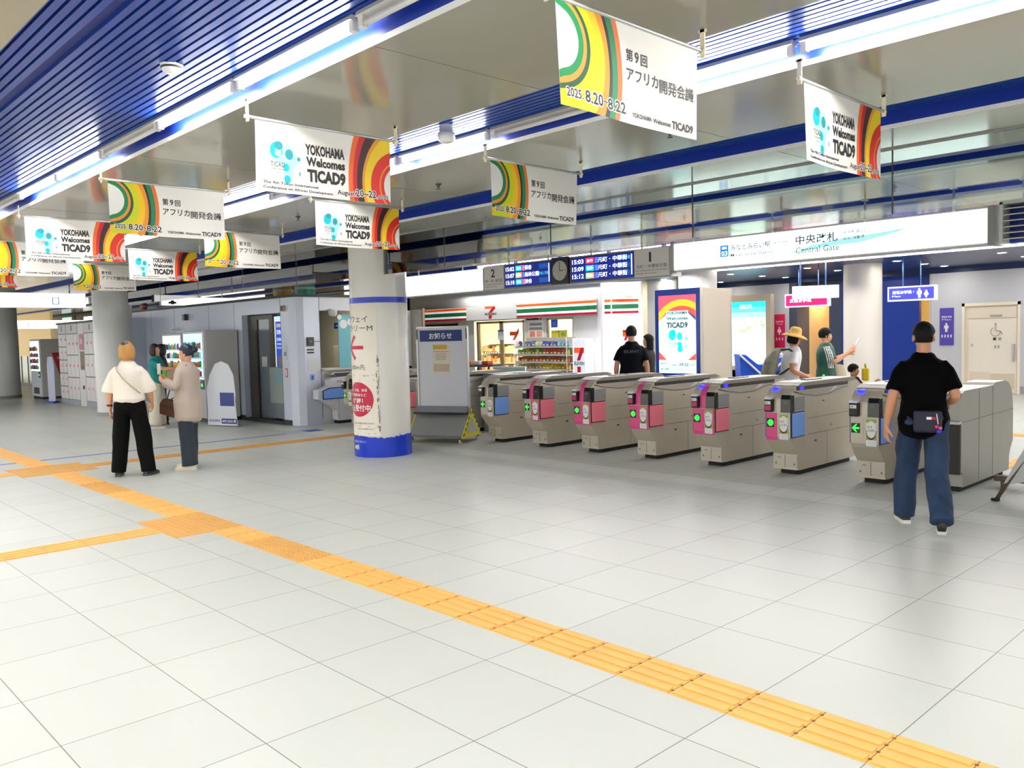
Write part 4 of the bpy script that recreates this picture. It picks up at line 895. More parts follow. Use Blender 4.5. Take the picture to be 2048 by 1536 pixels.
struct(b.build('wall_office'), 'blue grey metal panel wall of the station office')
b = MB(); b.box(OX-.12, OX, OY+.52, 7.4, 2.2, OH, OFFL); b.box(OX-.12, OX, OY+.52, 7.4, 0, 1.04, OFFL); b.box(OX-.12, OX, 7.2, 7.4, 0, OH, OFFL); b.box(OX-.001, OX+.002, OY+.515, OY+.525, .1, OH, OFFD)
struct(b.build('wall_office_side'), 'pale grey office wall with the service window opening')
b = MB(); b.box(-18.7, OX+.04, OY-.04, 7.5, OH, OH+.05, ROOFB); struct(b.build('ceiling_office'), 'flat dark office roof')
b = MB(); b.box(-14.5, -10.17, 7.0, 7.1, 0, OH, mat('#e9e2d2', .5)); b.box(-14.5, -14.4, 5.4, 7.0, 0, OH, mat('#e9e2d2', .5)); b.box(-12.3, -12.2, OY+.12, 5.5, 0, OH, mat('#5e6063', .4)); b.box(-12.2, -10.6, 4.90, 4.98, 0, OH, OFFD); b.box(-10.7, -10.6, OY+.12, 5.4, 0, OH, OFFL)
struct(b.build('wall_office_inside'), 'cream inner walls of the office')
t = thing('office_ceiling_light', 'warm lit panel light inside the service window', 'light', (-11.2, 6.2, OH-.02)); b = MB(); b.box(-.5, .5, -.3, .3, -.03, 0, WHITE); b.build('tray', t); b = MB(); b.box(-.46, .46, -.26, .26, -.035, -.03, mat('#fff1d8', .5, emit=9.)); b.build('diffuser', t)
t = thing('service_counter', 'grey counter ledge of the office service window', 'counter', (OX, 5.9, 1.04)); b = MB(); b.box(-.45, .12, -.66, 1.28, 0, .03, LGREY); b.build('top', t)
# sliding door and lit poster in the recess
t = thing('office_door', 'dark grey metal sliding door in the office recess', 'door', (-12.2, 4.83, 0)); b = MB(); b.box(0, .30, 0, .06, 0, 2.16, mat('#4a4641', .45)); b.box(.86, 1.0, 0, .06, 0, 2.16, mat('#4d4a45', .45)); b.box(.30, .86, 0, .06, 2.08, 2.16, mat('#4d4a45', .45)); b.box(.30, .36, 0, .06, 0, 2.08, BLACK); b.build('frame', t)
b = MB(); b.box(.36, .86, .02, .04, 0, 2.08, mat('#6d757e', .15)); b.build('door_leaf', t); b = MB(); b.box(.48, .70, .015, .02, 1.08, 1.32, mat('#cfcdc6', .6)); b.build('paper_note', t)
t = thing('poster_case', 'backlit blue poster with white text in the office recess', 'poster', (-11.15, 4.85, .62)); b = MB(); b.box(0, .53, 0, .04, 0, 1.5, em('#d5dcc8', .7)); b.build('case', t)
b = MB(); b.box(.05, .53, -.006, 0, .42, 1.40, em('#2149b0', .55)); b.box(.06, .53, -.004, 0, 1.42, 1.49, em('#8fc0f6', 1.))
for z, h_, c_ in ((1.28, .08, '#f0c8b8'), (1.14, .10, '#e8eefc'), (1.01, .07, '#dfe6f8'), (.93, .045, '#c8d4f0'), (.86, .035, '#c8d4f0')): b.text('忘れ物のお知らせ', (.09, -.008, z), (.42, 0, 0), (0, 0, h_), em(c_, .8), .01)
b.box(.13, .40, -.008, -.006, .47, .72, mat('#a08a86', .5)); b.box(.13, .40, -.008, -.006, .44, .465, em('#dfe6f8', .7)); b.build('poster_sheet', t)
t = thing('frosted_screen', 'frosted half height glass panel with a pale map in front of the office recess', 'glass panel', (-11.55, OY+.05, 0)); b = MB(); b.box(0, .92, 0, .02, .1, 1.12, mat('#6f7a80', .25)); b.build('panel', t); b = MB(); b.box(.32, .92, -.004, 0, .40, 1.10, mat('#9aa8a4', .6)); b.box(.55, .9, -.006, -.004, .8, 1.02, mat('#88aab8', .6)); b.build('map', t)
b = MB(); b.box(-12.25, -10.6, OY-.02, OY+.12, 0, .06, OFFD); struct(b.build('trim_7'), 'dark step of the office recess')
def wallbit(name, label, cat, boxes, loc, rz=0):
    t = thing(name, label, cat, loc, rz)
    for nm, lst in boxes.items():
        b = MB()
        for q in lst: b.box(*q[:6], q[6])
        b.build(nm, t)
    return t
wallbit('intercom', 'black intercom camera box on the pale office corner wall', 'intercom', {'body': [(0, .03, -.07, .07, 0, .17, BLACK)], 'lens': [(.03, .034, -.015, .015, .075, .105, MGREY)], 'cable': [(0, .012, .07, .22, .08, .09, BLACK)]}, (OX, 5.0, 1.52))
wallbit('wall_slot_plate', 'two black slots below the intercom', 'plate', {'slots': [(0, .012, -.07, .07, 0, .03, BLACK), (0, .012, -.07, .07, .055, .085, BLACK)]}, (OX, 5.0, 1.38))
wallbit('notice_sheet', 'white notice sheet on the office corner below the intercom', 'notice', {'sheet': [(0, .006, -.13, .13, 0, .22, mat('#d4d6d6', .6))]}, (OX, 5.06, 1.05))
wallbit('pictogram_sticker', 'small blue pictogram sticker on the office corner', 'sticker', {'sticker': [(0, .005, -.05, .05, 0, .12, mat('#8fb0d8', .5)), (.005, .006, -.02, .02, .015, .09, mat('#2a55a8', .5))]}, (OX, 5.02, .86))
wallbit('notice_sheet', 'tall white printed sheet on the office front beside the recess', 'notice', {'sheet': [(-.06, .06, -.006, 0, 0, .30, mat('#d9dde0', .6)), (-.045, .045, -.008, -.006, .08, .16, MGREY)]}, (-10.47, OY, 1.26))
wallbit('sticker', 'red and white warning sticker on the office front', 'sticker', {'sticker': [(-.04, .04, -.006, 0, 0, .17, mat('#c23a42', .5)), (-.025, .025, -.008, -.006, .02, .15, mat('#e9dcdc', .5))]}, (-10.45, OY, .93))
wallbit('wall_lamp', 'small beige sensor box high on the office front', 'sensor', {'body': [(-.05, .05, -.06, 0, 0, .11, mat('#b5a48c', .5))], 'lens': [(-.01, .05, -.065, -.06, .01, .10, OFFD)]}, (-10.47, OY, 2.2))
wallbit('wall_speaker', 'small grey speaker box on the office wall above the vending machines', 'speaker', {'body': [(-.06, .06, -.10, 0, 0, .14, mat('#8f9294', .5))], 'grille': [(.06, .075, -.10, -.02, 0, .14, DGREY)]}, (-15.0, OY, 2.16))
wallbit('security_camera', 'tiny white camera under the office wall panels above the drinks machine', 'camera', {'body': [(-.05, .05, -.12, 0, 0, .06, WHITE)], 'lens': [(-.02, .02, -.13, -.12, .015, .045, BLACK)]}, (-15.55, OY, 1.93))
t = thing('dome_camera', 'pale round dome camera under the service window lintel', 'camera', (OX+.12, 5.45, 2.2)); b = MB(); b.lathe([(0, -.12), (.05, -.115), (.075, -.09), (.085, -.06), (.085, 0)], LGREY, n=20); b.build('dome', t); b = MB(); b.lathe([(0, -.122), (.03, -.121), (.045, -.116)], DGREY, n=16); b.build('lens', t); b = MB(); b.box(-.13, .0, -.03, .03, 0, .03, LGREY); b.build('arm', t)
wallbit('sign_plate', 'small navy sign plate inside the service window', 'sign', {'plate': [(0, .01, -.22, .22, 0, .12, NAVY)], 'text_line': [(.01, .012, -.18, .1, .05, .07, LGREY)]}, (-10.9, 6.3, 1.86), math.radians(-60))
t = thing('partition_poster', 'teal poster panel with white patches in the service window', 'poster', (OX-.25, 5.78, 1.08)); b = MB(); b.box(0, .02, 0, .6, 0, 1.05, mat('#76c3cf', .5)); b.build('panel', t); b = MB()
for y, z, r in ((.12, .86, .09), (.03, 1.0, .05), (.28, .9, .07)): b.disc((.022, y, z), (1, 0, 0), r, WHITE, 14)
b.build('print', t)
t = thing('wall_cupboard', 'cream cupboards on the back wall inside the office', 'cupboard', (-12.0, 6.7, 1.0)); b = MB(); b.box(0, 1.3, 0, .3, 0, .5, mat('#e4dccb', .5)); b.build('body', t)
for x in (.02, .66):
    b = MB(); b.box(x, x+.62, -.015, 0, .02, .48, mat('#ded4be', .5)); d = b.build('cupboard_door', t); b = MB(); b.box(x+.5, x+.52, -.03, -.015, .2, .3, DGREY); hn = b.build('handle', t); hn.parent = d

# ---------------------------------------------------------------- vending machines
VMW = mat('#cdcac4', .4); VMF = mat('#c9c9cc', .35)
def vending(name, label, x0, y0, w, d, h, body, rows, accent, seed, glow):
    t = thing(name, label, 'vending machine', (x0, y0, 0)); r = random.Random(seed)
    b = MB(); b.box(0, w, .02, d, .07, h, body, bev=.015); b.build('cabinet', t)
    b = MB(); b.box(.02, w-.02, 0, .02, .09, h-.02, accent); b.build('front_door', t)
    b = MB(); b.box(.06, w-.10, -.006, 0, h*.47, h-.06, glow); 
    cols = ['#d23a2e', '#2e6ad0', '#3aa25a', '#e0a52a', '#7a4fb0', '#e8e4dc', '#6b3d22', '#38b0c8', '#e86a3a', '#1f2d66']
    n = max(5, int(w/.1))
    for k in range(rows):
        z = h*.50+(h*.47-.12)*k/rows
        b.box(.06, w-.10, -.012, -.006, z-.025, z-.008, LGREY)
        for i in range(n):
            xx = .08+(w-.2)*i/n; hh = r.uniform(.10, .15); b.tube([(xx+.03, -.02, z), (xx+.03, -.02, z+hh*.75), (xx+.03, -.02, z+hh)], [.024, .024, .012], mat(r.choice(cols), .3), 8)
    b.build('display_window', t)
    b = MB(); b.box(w*.25, w*.75, -.012, 0, .16, .36, DGREY); b.build('pickup_flap', t)
    b = MB(); b.box(w-.24, w-.08, -.014, 0, h*.36, h*.46, mat('#3a3d44', .4)); b.box(w-.2, w-.12, -.018, -.014, h*.39, h*.42, GRN); b.build('coin_panel', t)
    b = MB(); b.box(.03, w-.03, .03, d-.03, 0, .07, BLACK); b.build('base', t)
    return t
GL1 = em('#e9f6f2', 1.3); GL2 = em('#a6e2f8', 1.2)
vending('vending_machine', 'grey vending machine with a bright blue display beside the office recess', -13.5, 3.95, 1.08, .72, 1.885, VMW, 4, VMF, 2, GL2)
vending('vending_machine', 'vending machine with a warm white display, left of the blue one behind the women', -14.68, 3.97, 1.10, .70, 1.86, VMF, 4, mat('#b4b6b6', .4), 5, GL1)
vending('vending_machine', 'white vending machine with red side poster at far left beside the lockers', -25.75, 4.05, 1.1, .78, 1.87, mat('#bcbab5', .4), 4, mat('#d9dcea', .35), 9, em('#f4faff', 1.6))
t = thing('side_poster', 'red tapered poster on the side of the far left vending machine', 'poster', (-24.64, 4.4, .72)); b = MB(); b.prism([(-.02, .72), (.44, .74), (.44, .12), (.18, 0)], 0, 0, .01, mat('#b8121c', .45)); b.build('sheet', t); b = MB(); b.text('OPEN', (.012, .12, .52), (0, .22, 0), (0, 0, .08), LGREY, .02); b.box(.01, .012, .2, .26, .36, .46, LGREY); b.build('print', t)
t = thing('standee', 'small pale blue and white standing panel at the left end of the lockers', 'standee', (-22.42, 3.74, 0), .5); b = MB(); b.prism([(-.12, .06), (.12, .06), (.13, 1.1), (.09, 1.34), (-.09, 1.34), (-.13, 1.1)], 1, -.01, .01, mat('#ccd0ea', .4)); b.build('board', t); b = MB(); b.box(-.14, .14, -.10, .10, 0, .06, mat('#3b55b8', .4)); b.build('base', t)
# plain standee board with the station name
t = thing('standee', 'white standing board with navy band and station name beside the vending machines', 'standee', (-11.42, 3.80, 0), math.radians(18))
b = MB(); ol = [(-.38, .02), (.42, .02), (.38, .52), (.40, .62), (.36, 1.0), (.24, 1.2), (.05, 1.27), (-.12, 1.22), (-.28, 1.0), (-.38, .7), (-.36, .3)]
b.prism(ol, 1, -.008, .008, mat('#d3d6de', .18)); b.build('board', t)
b = MB(); b.box(-.02, .36, -.0095, -.008, .40, .66, mat('#1c2d80', .3)); b.box(.0, .41, -.0095, -.008, .055, .155, NAVY); b.text('みなとみらい駅', (.02, -.011, .075), (.37, 0, 0), (0, 0, .06), WHITE, .02); b.text('横浜高速鉄道', (-.34, -.011, .085), (.30, 0, 0), (0, 0, .05), mat('#5a64a8', .5), .01); b.build('print', t)
b = MB(); b.prism([(.0, .0), (.30, 0), (.0, .8)], 0, -.01, .01, LGREY); b.build('rear_strut', t)

# ---------------------------------------------------------------- coin lockers
LK = mat('#cfcdce', .38, .05); LKD = mat('#8a898c', .5); REDL = mat('#e2421f', .4, emit=.9); LKP = mat('#c7c4c2', .4)
def locker(x0, w, rows, cols, label, redraw):
    t = thing('locker_unit', label, 'lockers', (x0, 3.92, 0), 0, 'row of coin lockers')
    b = MB(); b.box(0, w, .02, .6, .14, 1.98, LKD); b.box(0, w, 0, .6, 0, .14, mat('#8f95a0', .4)); b.build('cabinet', t)
    b = MB(); b.box(.005, w-.005, -.004, .5, 1.98, 2.24, mat('#c2c2c4', .4)); b.box(w*.45, w*.55, -.007, -.004, 2.05, 2.20, LKD); b.build('header_panel', t)
    z = .15
    for rh in rows:
        for c_ in range(cols):
            cw = w/cols; b = MB(); b.box(c_*cw+.006, (c_+1)*cw-.006, 0, .02, z+.006, z+rh-.006, LK); d = b.build('locker_door', t)
            b = MB(); b.box(c_*cw+cw*.70, c_*cw+cw*.80, -.012, 0, z+rh*.45, z+rh*.45+.075, LKP); b.box(c_*cw+cw*.71, c_*cw+cw*.79, -.018, -.012, z+rh*.45+.015, z+rh*.45+.06, REDL); k = b.build('key_light', t); k.parent = d
        b = MB(); b.box(.02, w-.02, -.003, .0, z+rh-.02, z+rh-.006, DGREY); b.build('number_strip', t)
        z += rh
    return t
locker(-22.2, .72, [.36, .37, .37, .37, .36], 2, 'locker unit of small doors at the left end of the row, beside the standing panel', 0)
locker(-21.46, 1.0, [.62, .62, .59], 3, 'locker unit with three tall rows, second from the left end', 0)
t = thing('locker_control_unit', 'locker payment column with a pink panel between the locker units', 'locker terminal', (-20.44, 3.92, 0), 0, 'row of coin lockers')
b = MB(); b.box(0, .5, .0, .6, 0, 2.24, LK); b.build('cabinet', t); b = MB(); b.box(.12, .48, -.006, 0, 1.52, 1.95, mat('#cf6a80', .45)); b.box(.18, .40, -.008, -.006, 1.68, 1.82, mat('#e8c0c8', .5)); b.build('pink_sign', t)
b = MB(); b.box(.16, .46, -.008, 0, .98, 1.48, mat('#8a6a55', .5)); b.box(.2, .42, -.012, -.008, 1.02, 1.10, BLACK); b.build('terminal_screen', t); b = MB(); b.box(.30, .38, -.02, 0, .46, .56, BLACK); b.build('keypad', t)
locker(-19.92, 1.0, [.66, .60, .57], 3, 'locker unit with three tall rows right of the pink payment column', 0)
locker(-18.90, 1.0, [.62, .62, .59], 3, 'locker unit half behind the grey pillar', 0)
b = MB(); b.box(-22.3, -17.8, 3.9, 4.6, 2.24, 2.30, ROOFB); struct(b.build('trim_8'), 'dark top board over the lockers')
b = MB(); b.box(-17.85, -17.6, 4.0, 5.2, 0, 2.3, OFF); struct(b.build('wall_locker_end'), 'grey wall end beside the lockers')

# ---------------------------------------------------------------- far left background
YEL_ = mat('#f3cd80', .5, emit=.25)
b = MB(); b.box(-46, -32.2, 6.4, 6.5, 1.25, HC, YEL_); b.box(-46, -32.2, 6.4, 6.5, 0, .12, BLACK); struct(b.build('wall_far_left'), 'warm yellow shop wall at the far left')
b = MB(); b.box(-42.0, -22.5, 8.2, 8.3, 0, HC, mat('#75837e', .3)); b.box(-37, -35.7, 8.18, 8.2, 2.3, 2.9, em('#bfe6dc', .8)); b.box(-35.6, -35.2, 8.18, 8.2, 2.3, 2.95, BLACK); b.box(-34.0, -32.6, 8.18, 8.2, 2.7, 2.85, em('#e8efe0', 1.4)); struct(b.build('wall_far_middle'), 'dim teal shop fronts behind the lockers')
t = thing('glass_shop_door', 'pale green glass shop front between the far left pillar and the vending machine', 'shop front', (-36, 6.34, 0)); b = MB(); b.box(-2, 3.6, 0, .02, .12, 1.25, mat('#b9bd8e', .2)); b.build('pane', t); b = MB()
for x in (-1.4, -.5, .5, 1.4, 2.4, 3.3): b.box(x, x+.06, -.02, .03, .12, 1.25, mat('#4a4a3a', .4))
b.build('mullions', t)
def hsign(label, x, y0, y1, z0, z1, marks, glow=2.3):
    t = thing('lit_hanging_sign', label, 'sign', (x, y0, z0)); L = y1-y0; h = z1-z0
    b = MB(); b.box(-.14, -.0, 0, L, 0, h, FRM); b.build('case', t); b = MB(); b.box(0, .006, .01, L-.01, .006, h-.006, em('#ffffff', glow)); NK = em('#4a5a9a', .5)
    for (a, e) in marks:
        y = L*a; q = L*e; b.box(.006, .008, y, q, h*.22, h*.72, NK); b.box(.008, .009, y+.02, q-.02, h*.27, h*.67, em('#ffffff', glow)); b.text('出口', (.0095, y+.04, h*.38), (0, q-y-.08, 0), (0, 0, h*.2), em('#9aa6d0', 1.2))
    b.text('のりかえ', (.009, L*.06, h*.4), (0, L*.3, 0), (0, 0, h*.2), em('#e6ecf8', 2.), 0); b.build('lit_face', t)
    for y in (.3, L-.3):
        b = MB(); b.tube([(-.07, y, h), (-.07, y, HC-z0)], .015, ALU, 8); b.build('hanger', t)
hsign('long bright white hanging sign at the far left above the locker aisle', -15.3, .4, 2.62, 2.45, 2.76, [(.70, .76)])
hsign('smaller bright white hanging sign beyond, above the far left vending machine', -32.0, 4.7, 7.8, 2.33, 2.66, [(.28, .38)])
t = thing('photo_booth_sign', 'white lit sign with a camera mark above the office roof at left', 'sign', (-16.9, 4.85, 2.58)); b = MB(); b.box(-.1, 0, 0, 2.0, 0, .22, FRM); b.build('case', t); b = MB(); b.box(0, .006, .01, 1.99, .01, .21, em('#eef8f2', 1.7)); b.disc((.008, .28, .085), (1, 0, 0), .055, INK, 16); b.box(.006, .009, .18, .38, .05, .10, INK); b.text('写真プリント', (.008, .5, .06), (0, .8, 0), (0, 0, .09), em('#9aaaa4', 1.), 0); b.build('lit_face', t)
for yy in (.3, 1.6):
    b = MB(); b.box(-.06, -.04, yy, yy+.02, .22, HC-2.58, ALU); b.build('hanger', t)
b = MB(); b.box(-22.4, -17.6, 10.5, 10.6, 0, HC, mat('#a88d66', .5)); b.box(-22.4, -17.6, 10.46, 10.5, 2.5, 2.66, mat('#c88a1c', .5)); struct(b.build('wall_mall'), 'brown and amber mall shop front behind the office')
# ---------------------------------------------------------------- rest room wall beyond the gates (Y = 18.3)
RY_ = 18.3; WALL = mat('#cfd0d8', .45, var=.02, vscale=.7); BLW = mat('#0b3aa8', .3); BLWD = mat('#0c2b74', .35); CRM = mat('#ffe3b8', .5)
def seg(b, x0, x1, z0, z1, m, y=RY_, th=.12): b.box(x0, x1, y, y+th, z0, z1, m)
b = MB(); seg(b, -9.6, -7.28, 0, 2.87, WALL); seg(b, -3.58, -2.80, 0, 2.87, WALL); seg(b, -1.62, 9, 0, 2.87, WALL); seg(b, -2.80, -1.62, 2.09, 2.87, WALL)
for x in (-9.0, -3.55, .2, -.9): b.box(x-.004, x+.004, RY_-.002, RY_, 0, 2.87, MGREY)
b.box(-1.62, 9, RY_-.012, RY_, 0, .18, mat('#9fa3a6', .4)); struct(b.build('wall_rest_room'), 'pale grey rest room wall panels')
b = MB(); b.box(-14, 9, RY_-.02, RY_+.6, 2.87, HC, mat('#0f2556', .4)); struct(b.build('trim_9'), 'dark navy louvre band above the rest room wall')
b = MB()   # women's recess: dark frame, warm lit opening, blue wall to the right
b.box(-7.28, -7.05, RY_, RY_+.7, 0, 2.87, mat('#4b5064', .4)); b.box(-7.05, -6.35, RY_+.45, RY_+.55, 2.22, 2.87, mat('#434a66', .4)); b.box(-6.35, -5.98, RY_+.45, RY_+.55, 0, 2.87, mat('#46506a', .4)); b.box(-5.98, -3.98, RY_+.42, RY_+.55, 0, 2.87, BLW)
b.box(-3.98, -3.58, RY_+.45, RY_+.55, 2.27, 2.87, BLW); b.box(-3.6, -3.58, RY_+.12, RY_+2.6, 0, 2.87, mat('#e6cf9a', .5))
struct(b.build('wall_recess'), 'deep blue rest room recess wall')
b = MB(); b.box(-7.6, -6.2, RY_+1.9, RY_+2.0, 0, 2.87, CRM); b.box(-4.9, -3.3, RY_+2.5, RY_+2.6, 0, 2.87, mat('#e9d59a', .5)); b.box(-7.1, -7.05, RY_+.7, RY_+2, 0, 2.87, CRM); struct(b.build('wall_rest_inside'), 'warm cream inner walls of the rest rooms')
for x, y, l in ((-6.7, RY_+1.2, 'warm round downlight inside the women rest room entrance'), (-3.85, RY_+1.5, 'warm round downlight inside the men rest room entrance')):
    t = thing('downlight', l, 'light', (x, y, 2.86)); b = MB(); b.lathe([(.12, 0), (.12, -.02), (.10, -.025)], WHITE, n=20); b.build('ring', t); b = MB(); b.lathe([(0, -.018), (.10, -.018)], mat('#ffdba0', .5, emit=240.), n=20); b.build('lens', t)
b = MB(); b.box(-7.6, -3.3, RY_+.55, RY_+2.7, 2.87, 2.95, WHITE); struct(b.build('ceiling_rest_room'), 'rest room entrance ceiling')
# accessible toilet door
t = struct(MB().box(-1.18, 0, .04, .10, 0, 2.09, mat('#efe2cf', .4)).build('door_1', None, (-1.62, RY_, 0)), 'cream accessible rest room door with louvre panel')
def dpart(nm, f): b = MB(); f(b); o = b.build(nm, t); return o
FRC = mat('#f6ecd8', .4)
dpart('door_frame', lambda b: (b.box(-1.22, -1.16, -.02, .1, 0, 2.12, FRC), b.box(-.04, .02, -.02, .1, 0, 2.12, FRC), b.box(-1.22, .02, -.02, .1, 2.05, 2.12, FRC)))
dpart('door_leaf', lambda b: (b.box(-1.08, -.06, .02, .045, 0.02, 1.74, mat('#f5ecdc', .4)), b.box(-1.08, -.06, .015, .04, 1.76, 2.02, mat('#ece0cc', .4))))
def louv(b):
    for k in range(9): b.box(-.60, -.10, .008, .02, .12+.04*k, .145+.04*k, mat('#e3d2b8', .4))
    b.box(-1.05, -.62, .010, .02, .1, .5, mat('#e8d9c4', .4))
dpart('louvre', louv)
GRYP = mat('#a7a2a6', .5)
def picto(b):
    b.box(-.62, -.36, .008, .018, 1.78, 1.83, GRYP); b.disc((-.50, .012, 1.62), (0, -1, 0), .022, GRYP, 12); b.tube([(-.50, .012, 1.60), (-.50, .012, 1.46), (-.40, .012, 1.46), (-.36, .012, 1.38)], .008, GRYP, 6); b.tube([(-.50+.10*math.cos(a), .012, 1.44+.10*math.sin(a)) for a in [math.pi*.7+i*.28 for i in range(16)]], .007, GRYP, 6)
    b.box(-.55, -.49, .01, .018, 1.24, 1.30, INK); b.box(-.44, -.38, .01, .018, 1.24, 1.30, GRYP); b.box(-.52, -.49, .01, .018, 1.05, 1.12, GRYP); b.box(-.45, -.42, .01, .018, 1.05, 1.12, GRYP); b.box(-1.03, -.98, .01, .018, 1.1, 1.16, mat('#d8b8c8', .5))
dpart('pictograms', picto)
dpart('handle', lambda b: b.box(-.14, -.10, -.02, .02, .75, 1.15, ALU))
# plates and hanging signs
def person_icon(b, x, y, z, h, m, skirt=False):
    b.disc((x, y, z+h*.88), (0, -1, 0), h*.11, m, 14)
    pts = [(-.2, .74), (.2, .74), (.26, .40), (.18, .38), (.13, .62), (.13, .36), (.11, 0), (.02, 0), (0, .34), (-.02, 0), (-.11, 0), (-.13, .36), (-.13, .62), (-.18, .38), (-.26, .40)] if not skirt else [(-.16, .74), (.16, .74), (.30, .42), (.2, .30), (.1, .28), (.08, 0), (.02, 0), (0, .28), (-.02, 0), (-.08, 0), (-.1, .28), (-.2, .30), (-.30, .42)]
    b.add([(x+a*h, y, z+e*h) for a, e in pts], [tuple(range(len(pts)))], m)
WP = mat('#f4f2f6', .5)
t = thing('wall_sign', 'upright violet men rest room plate on the wall behind the man in black', 'sign', (-3.34, RY_, 1.13)); b = MB(); VIO = mat('#5547b0', .45); b.box(0, .32, -.02, 0, 0, .90, VIO, bev=.008); b.build('plate', t); b = MB(); person_icon(b, .155, -.0215, .32, .22, WP); b.text('男性お手洗', (.045, -.0215, .66), (.23, 0, 0), (0, 0, .05), WP, .02); b.text('Men', (.06, -.0215, .60), (.2, 0, 0), (0, 0, .04), WP)
for i in range(4): person_icon(b, .06+.068*i, -.0215, .18, .085, WP)
b.build('print', t)
t = thing('wall_sign', 'upright crimson women rest room plate partly behind the straw hat', 'sign', (-7.72, RY_, 1.10)); b = MB(); b.box(0, .32, -.02, 0, 0, .93, mat('#e01f5a', .45), bev=.008); b.build('plate', t); b = MB(); person_icon(b, .155, -.0215, .36, .22, WP, True); b.text('女性お手洗', (.045, -.0215, .70), (.23, 0, 0), (0, 0, .05), WP, .02); b.text('Women', (.06, -.0215, .64), (.2, 0, 0), (0, 0, .035), WP)
for i in range(3): person_icon(b, .07+.09*i, -.0215, .2, .085, WP, True)
b.build('print', t)
t = thing('lit_hanging_sign', 'violet lit rest room sign hanging right of the cream pillar', 'sign', (-2.78, 13.9, 2.12)); b = MB(); b.box(0, .92, 0, .12, 0, .29, mat('#e4e6f6', .4, emit=.6)); b.build('case', t); b = MB(); b.box(.03, .89, -.006, 0, .03, .26, em('#3d3fb4', .9)); WE = em('#ffffff', 1.6); b.text('男性お手洗・', (.10, -.008, .14), (.42, 0, 0), (0, 0, .065), WE, .02); b.text('Men', (.10, -.008, .08), (.16, 0, 0), (0, 0, .035), WE); person_icon(b, .62, -.008, .05, .19, WE); person_icon(b, .75, -.008, .05, .15, WE, True); b.build('lit_face', t)
def hang2(t, xs, h):
    for x in xs:
        b = MB(); b.tube([(x, .06, h), (x, .06, HC-t.location.z)], .012, mat('#5f86c8', .4), 8); b.build('hanger', t)
hang2(t, (.28, .62), .29)
t = thing('lit_hanging_sign', 'crimson lit rest room sign behind the white hanging sign', 'sign', (-5.02, 13.9, 2.09)); b = MB(); b.box(0, 1.0, 0, .12, 0, .29, mat('#f6dce6', .4, emit=.6)); b.build('case', t); b = MB(); b.box(.03, .97, -.006, 0, .03, .26, em('#ea1560', 1.0)); b.text('女性お手洗', (.12, -.008, .10), (.5, 0, 0), (0, 0, .085), WE, .02); b.build('lit_face', t); hang2(t, (.3, .75), .29)
t = thing('lit_hanging_sign', 'white lit hanging sign in front of the crimson rest room sign', 'sign', (-3.62, 11.6, 2.19), math.radians(28)); b = MB(); b.box(-.0, .83, 0, .16, 0, .235, mat('#ece6ea', .4, emit=.8)); b.build('case', t); b = MB(); b.box(.01, .82, -.006, 0, .01, .225, em('#ffffff', 2.3)); b.text('階段', (.52, -.008, .10), (.1, 0, 0), (0, 0, .05), em('#c8d4dc', 1.6)); b.build('lit_face', t); hang2(t, (.15, .6), .235)
# glowing poster case left of the women's plate
t = thing('poster_case', 'backlit seaside poster in a steel case left of the crimson plate', 'poster', (-8.30, 17.6, 0)); b = MB(); b.box(-.4, .86, 0, .18, .1, 2.58, mat('#d8c8b4', .3, .4)); b.box(-.4, .86, 0, .18, 0, .5, mat('#9c9ba6', .4)); b.build('case', t)
b = MB(); n = 24; cs_ = ['#20b4e6', '#54c8ea', '#90dcf0', '#c0ecf0', '#d6efc0', '#dff0cc', '#f0faf6', '#ffffff', '#ffffff', '#ffffff', '#ffffff', '#ffffff']
for i, c_ in enumerate(reversed(cs_)): b.box(-.35, .70, -.006, 0, .62+1.78*i/12, .62+1.78*(i+1)/12, em(c_, 1.35))
r_ = random.Random(2)
for i in range(16):
    u = r_.uniform(-.3, .62); z = r_.uniform(1.55, 1.85); b.disc((u, -.009, z), (0, -1, 0), r_.uniform(.04, .1), em(r_.choice(['#a6d86a', '#c8e48a', '#8fcf9a', '#e8f4d8']), 1.1), 10, ry=.03)
b.text('横浜', (-.1, -.009, 2.2), (.4, 0, 0), (0, 0, .12), em('#ffffff', 1.6)); b.build('lit_poster', t)
# blue collapsible cart
t = thing('folding_cart', 'blue fabric cart with white crossed bars behind the gates', 'cart', (-2.95, 9.3, 0), math.radians(40)); CB = mat('#1457d8', .5, bump=.2, bscale=12)
b = MB(); b.prism([(-.36, .5), (.36, .5), (.40, 1.20), (.26, 1.17), (.06, 1.05), (-.10, 1.05), (-.30, 1.22), (-.40, 1.22)], 1, -.3, .3, CB); b.build('fabric_basket', t)
for z in ((.45, 1.22), (1.22, .45)):
    b = MB(); b.tube([(-.40, -.325, z[0]), (.40, -.325, z[1])], .016, WHITE, 8); b.build('cross_bar', t); b = MB(); b.tube([(-.40, .325, z[0]), (.40, .325, z[1])], .016, WHITE, 8); b.build('cross_bar', t)
for x in (-.38, .38):
    for y in (-.28, .28):
        b = MB(); b.tube([(x, y-.02, .09), (x, y+.02, .09)], .09, RUBBER, 16); b.tube([(x, y, .09), (x, y, .52)], .012, ALU, 6); b.build('wheel', t)

